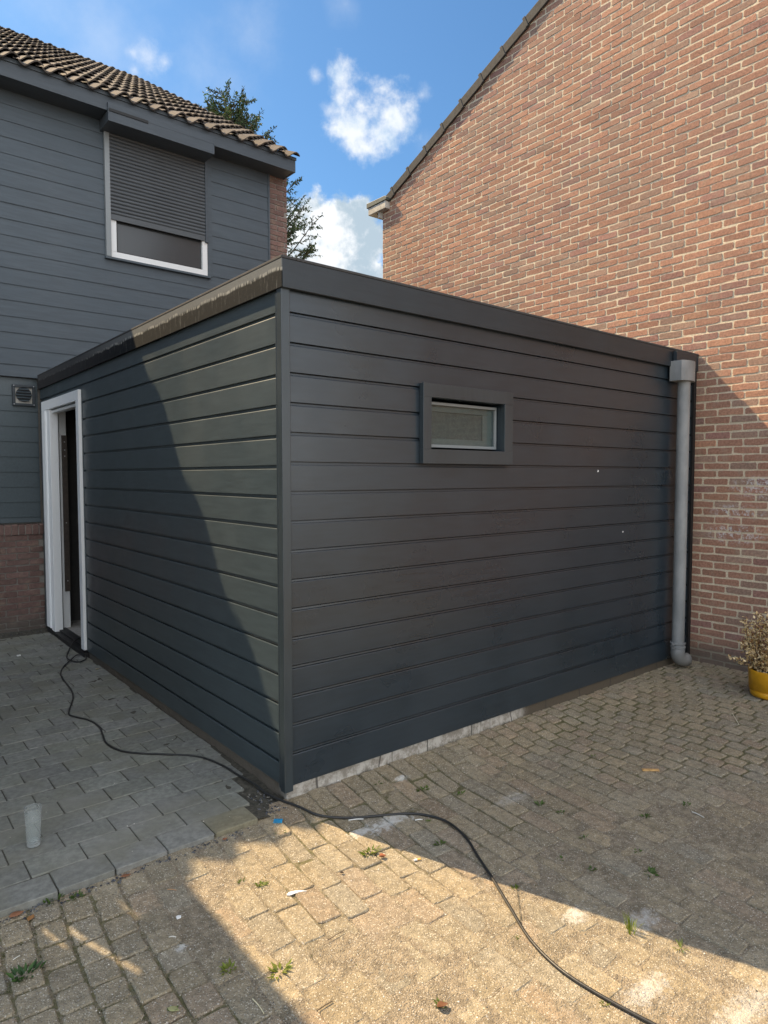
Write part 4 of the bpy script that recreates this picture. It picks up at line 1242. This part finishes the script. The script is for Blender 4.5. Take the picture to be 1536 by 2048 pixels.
# grit and chips strewn on the paving
gr = MB(); gc = MB()
for k in range(2600):
    s_, t_ = random.uniform(-1.9, 3.8), random.uniform(-2.3, -0.05)
    if k > 2300: s_, t_ = random.uniform(-1.7, -0.1), random.uniform(0, 4.6)
    z = lv(s_, t_); r_ = random.uniform(0.0012, 0.0034)
    vs = [Vector((s_, t_, z)) + v * r_ * random.uniform(0.6, 1.4) for v in (Vector((1, 0, 0.1)), Vector((0, 1, 0.1)), Vector((-1, 0, 0.1)), Vector((0, -1, 0.1)), Vector((0, 0, 1)))]
    f = random.choice((0.08, 0.2, 0.5, 0.75)); c = (f, f * 0.93, f * 0.82, 1)
    gr.add(vs, [(0, 1, 4), (1, 2, 4), (2, 3, 4), (3, 0, 4)], c)
M['grit'] = mat('grit', lambda t: {'Base Color': attr(t), 'Roughness': 0.9})
single('grit', gr, M['grit'], kind='stuff', label='grit and crumbs scattered on the paving')
gv = MB()
for k in range(900):
    u = random.random()
    if k < 520: s_ = random.uniform(-1.9, -0.25); t_ = -0.098 + random.gauss(0, 0.014); z = gz(s_, t_) + random.uniform(-0.006, 0.004)
    elif k < 720: s_ = random.uniform(-1.6, -0.02); t_ = TW - random.uniform(0.03, 0.2); z = pz(s_, t_)
    else: t_ = random.uniform(-0.05, 0.5); s_ = random.uniform(-0.14, -0.02); z = pz(s_, t_) - 0.015
    r_ = random.uniform(0.003, 0.008); c = random.choice(((0.04, 0.042, 0.05), (0.09, 0.095, 0.105), (0.15, 0.14, 0.12)))
    vs = [Vector((s_, t_, z)) + v * r_ * random.uniform(0.6, 1.3) for v in (Vector((1, 0, 0)), Vector((0.2, 1, 0)), Vector((-1, 0.1, 0)), Vector((0, -1, 0)), Vector((0.1, 0, 0.8)))]
    gv.add(vs, [(0, 1, 4), (1, 2, 4), (2, 3, 4), (3, 0, 4)], (*c, 1))
single('gravel', gv, M['grit'], kind='stuff', label='dark gravel along the patio edge')


def flatbit(name, x, y, pts, h, mat_, label, cat, rot=0.0, curl=0.0, smooth=False):
    s_, t_ = onground(x, y); z = lv(s_, t_) + 0.002
    cr, sr = math.cos(rot), math.sin(rot); mb = MB()
    P = [Vector((s_ + a * cr - b * sr, t_ + a * sr + b * cr, z + curl * abs(a) * 2)) for a, b in pts]
    mb.extrude(P, (0, 0, h))
    return single(name, mb, mat_, (s_, t_, z), label, cat)


def fallen(x, y, L, Wd, col, rot, label, curl=0.3, name='fallen_leaf'):
    s_, t_ = onground(x, y); z = lv(s_, t_) + 0.004; mb = MB(); n_ = 8; cen = []; le = []; ri = []
    cr, sr = math.cos(rot), math.sin(rot)
    def Q(a, b, c): return Vector((s_ + a * cr - b * sr, t_ + a * sr + b * cr, z + c))
    for i in range(n_ + 1):
        a = i / n_; ww = Wd * 0.5 * math.sin(math.pi * a ** 0.8); up = curl * L * 0.25 * (2 * a - 1) ** 2
        cen.append(Q((a - 0.5) * L, 0, up)); le.append(Q((a - 0.5) * L, ww, up + ww * curl)); ri.append(Q((a - 0.5) * L, -ww, up + ww * curl * 1.4))
    vs = cen + le + ri; fs = []
    for i in range(n_):
        fs += [(i, i + 1, n_ + 1 + i + 1, n_ + 1 + i), (i + 1, i, 2 * n_ + 2 + i, 2 * n_ + 2 + i + 1)]
    mb.add(vs, fs, (*col, 1))
    o = single(name, mb, M['dryleaf'], (s_, t_, z), label, 'leaf', 'fallen leaves on the paving', smooth=True)
    so_ = o.modifiers.new('thick', 'SOLIDIFY'); so_.thickness = 0.0006
    return o


fallen(33, 1832, 0.050, 0.034, (0.42, 0.19, 0.10), 0.1, 'larger brown leaf of the pair by the patio edge')
fallen(62, 1838, 0.036, 0.024, (0.45, 0.22, 0.08), 0.9, 'smaller orange-brown leaf of the pair by the patio edge')
fallen(252, 1754, 0.040, 0.022, (0.38, 0.17, 0.09), -0.2, 'reddish brown leaf midway along the patio edge')
fallen(450, 1680, 0.024, 0.017, (0.40, 0.16, 0.09), 0.3, 'small red-brown leaf near the corner end of the patio')
fallen(347, 2022, 0.040, 0.022, (0.46, 0.45, 0.22), -0.9, 'pale yellow-green leaf at the bottom of the shaded paving')
fallen(885, 2017, 0.038, 0.026, (0.17, 0.075, 0.035), -0.3, 'curled dark brown leaf at the bottom of the sunlit patch', 0.8)
fallen(765, 1716, 0.030, 0.024, (0.33, 0.12, 0.06), -0.5, 'curled reddish leaf beside the yellow-green weed clump', 0.9)
fallen(1385, 1338, 0.060, 0.020, (0.60, 0.52, 0.40), -0.2, 'pale straw-coloured leaf at the foot of the brick wall')
fallen(684, 1748, 0.018, 0.012, (0.05, 0.035, 0.025), -0.6, 'tiny black leaf fragment above the paper scrap', 0.8)
fallen(195, 1339, 0.045, 0.022, (0.60, 0.50, 0.36), 0.5, 'pale chip of leaf beside the cladding below the door')
# torn paper
flatbit('paper_scrap', 590, 1787, [(-0.034, -0.006), (-0.022, -0.011), (0.0, -0.004), (0.03, -0.003), (0.045, -0.006), (0.024, 0.004), (0.004, 0.011), (-0.022, 0.009)], 0.0025, M['paper'], 'torn white paper scrap lying in the sunlit patch', 'paper', -0.35, 0.02)
flatbit('paper_scrap', 357, 1836, [(-0.010, -0.006), (0.004, -0.010), (0.011, 0.0), (0.003, 0.009), (-0.006, 0.007)], 0.003, M['paper'], 'small crumpled white scrap near the left edge of the sunlit patch', 'paper', 0.2)
flatbit('paper_scrap', 680, 1560, [(-0.022, -0.004), (0.010, -0.006), (0.024, 0.0), (0.004, 0.005), (-0.018, 0.006)], 0.004, M['paper'], 'white flake at the foot of the pale foundation', 'paper', 0.1)
flatbit('paper_scrap', 37, 1312, [(-0.02, -0.01), (0.012, -0.016), (0.02, 0.008), (-0.008, 0.015)], 0.006, M['paper'], 'white crumb of paper on the patio near the house plinth', 'paper', 0.4)
# blue plastic comb-like spacer
bp = thing('plastic_spacer', (*onground(556, 1644), gz(*onground(556, 1644)) + 0.002), 'small ribbed blue plastic piece beside the corner of the building', 'plastic piece')
g = MB(); s_, t_ = onground(556, 1644); z = gz(s_, t_) + 0.003
rM = Matrix.Translation((s_, t_, z)) @ Matrix.Rotation(R(-38), 4, 'Z')
g.box(-0.020, 0.020, 0.010, 0.016, 0, 0.004, M=rM)
for q in range(6): g.box(-0.0195 + q * 0.0068, -0.0145 + q * 0.0068, -0.016, 0.0099, 0, 0.0038, M=rM)
g.box(-0.0195, 0.0195, -0.004, 0.0, 0.0039, 0.0055, M=rM)
part('comb', g, M['blue'], bp)
# cigarette end
s_, t_ = onground(833, 1722); z = gz(s_, t_) + 0.006
ce = thing('cigarette_end', (s_, t_, z), 'cigarette end with yellow filter on the shadow line', 'cigarette')
dv = Vector((0.90, -0.35, 0)).normalized()
g = MB(); g.tube([Vector((s_, t_, z)) - dv * 0.012, Vector((s_, t_, z)) + dv * 0.003], 0.0038, 10); part('paper_tube', g, M['paper'], ce)
g = MB(); g.tube([Vector((s_, t_, z)) + dv * 0.0031, Vector((s_, t_, z)) + dv * 0.018], 0.0039, 10); part('filter', g, M['orange'], ce)
# wood chip
s_, t_ = onground(1301, 1542); z = gz(s_, t_) + 0.002; g = MB()
dv = Vector((0.75, -0.66, 0)); pv = Vector((0.66, 0.75, 0)); N_ = 9
ol = [Vector((s_, t_, z)) + dv * (0.045 * (2 * i / (N_ - 1) - 1)) + pv * (0.008 + random.uniform(-0.002, 0.002)) for i in range(N_)] + [Vector((s_, t_, z)) + dv * (0.045 * (1 - 2 * i / (N_ - 1))) - pv * (0.008 + random.uniform(-0.002, 0.002)) for i in range(N_)]
g.extrude(ol, (0, 0, 0.008)); single('wood_chip', g, mat('fresh_wood', m_flat((0.52, 0.31, 0.12), 0.8, 0.3, 60)), (s_, t_, z), 'light brown splinter of wood on the shaded paving', 'wood chip')


def straw(x0, y0, x1, y1, r_, col, label, name='straw'):
    a = onground(x0, y0); b = onground(x1, y1); g = MB()
    A_ = Vector((*a, lv(*a) + 0.004)); B_ = Vector((*b, lv(*b) + 0.005)); m_ = (A_ + B_) / 2 + Vector((0.002, 0.001, 0.001))
    g.tube(spline([A_, m_, B_], 4), r_, 6)
    single(name, g, mat(name + '_tone', m_flat(col, 0.7)), tuple(A_), label, name, 'stems and straws on the paving')


straw(1384, 1625, 1408, 1637, 0.0022, (0.7, 0.68, 0.62), 'short white straw in the shaded yard')
straw(1415, 1565, 1442, 1579, 0.0014, (0.5, 0.42, 0.28), 'thin tan straw in the shaded yard above the white one')
straw(1464, 1322 + 105, 1478, 1437 + 14, 0.002, (0.6, 0.55, 0.42), 'pale straw among the far paving rows')
straw(505, 2000, 528, 2030, 0.0016, (0.62, 0.55, 0.36), 'pale stalk at the bottom of the sunlit patch')
straw(0 + 26, 1922 - 0, 40, 1914, 0.0014, (0.7, 0.68, 0.6), 'white splinter beside the dark weed at lower left')
straw(335, 1781, 353, 1783, 0.0016, (0.35, 0.2, 0.1), 'brown stick at the tip of the sunlit patch')
straw(830, 1642, 845, 1641, 0.0024, (0.7, 0.7, 0.66), 'white stub lying along the underside of the cable')
straw(697, 1642, 727, 1640, 0.0022, (0.72, 0.71, 0.68), 'white sliver against the cable near the powder stain')
straw(338, 1876, 352, 1877, 0.002, (0.55, 0.52, 0.46), 'pale stub just inside the shade left of the sunlit patch')
straw(1033, 1779, 1042, 1848, 0.0011, (0.05, 0.045, 0.03), 'thin dark runner stem from the round leafed weed to the cable')
straw(655, 1883, 688, 1864, 0.0013, (0.09, 0.06, 0.04), 'dark twig in the middle of the sunlit patch')
straw(633, 2025, 665, 2005, 0.0018, (0.10, 0.07, 0.04), 'dark twig at the bottom edge of the sunlit patch')
# paint chips on the front cladding
for (a, zz, r_, lab) in ((2.60, 1.585, 0.007, 'larger white paint chip stuck on the front cladding'), (2.94, 1.13, 0.005, 'smaller white paint chip low on the front cladding')):
    g = MB(); g.extrude([(a - r_, -0.0005, zz - r_), (a + r_ * 0.6, -0.0005, zz - r_ * 0.8), (a + r_, -0.0005, zz + r_ * 0.6), (a - 0.2 * r_, -0.0005, zz + r_ * 1.3)], (0, -0.003, 0))
    single('paint_chip', g, M['paper'], (a, 0, zz), lab, 'paint chip', 'white chips on the cladding')

for o in bpy.data.objects:
    if '_a' in o: del o['_a']
S.cycles.use_denoising = True
S.cycles.max_bounces = 6; S.cycles.diffuse_bounces = 4; S.cycles.glossy_bounces = 3; S.cycles.transparent_max_bounces = 10
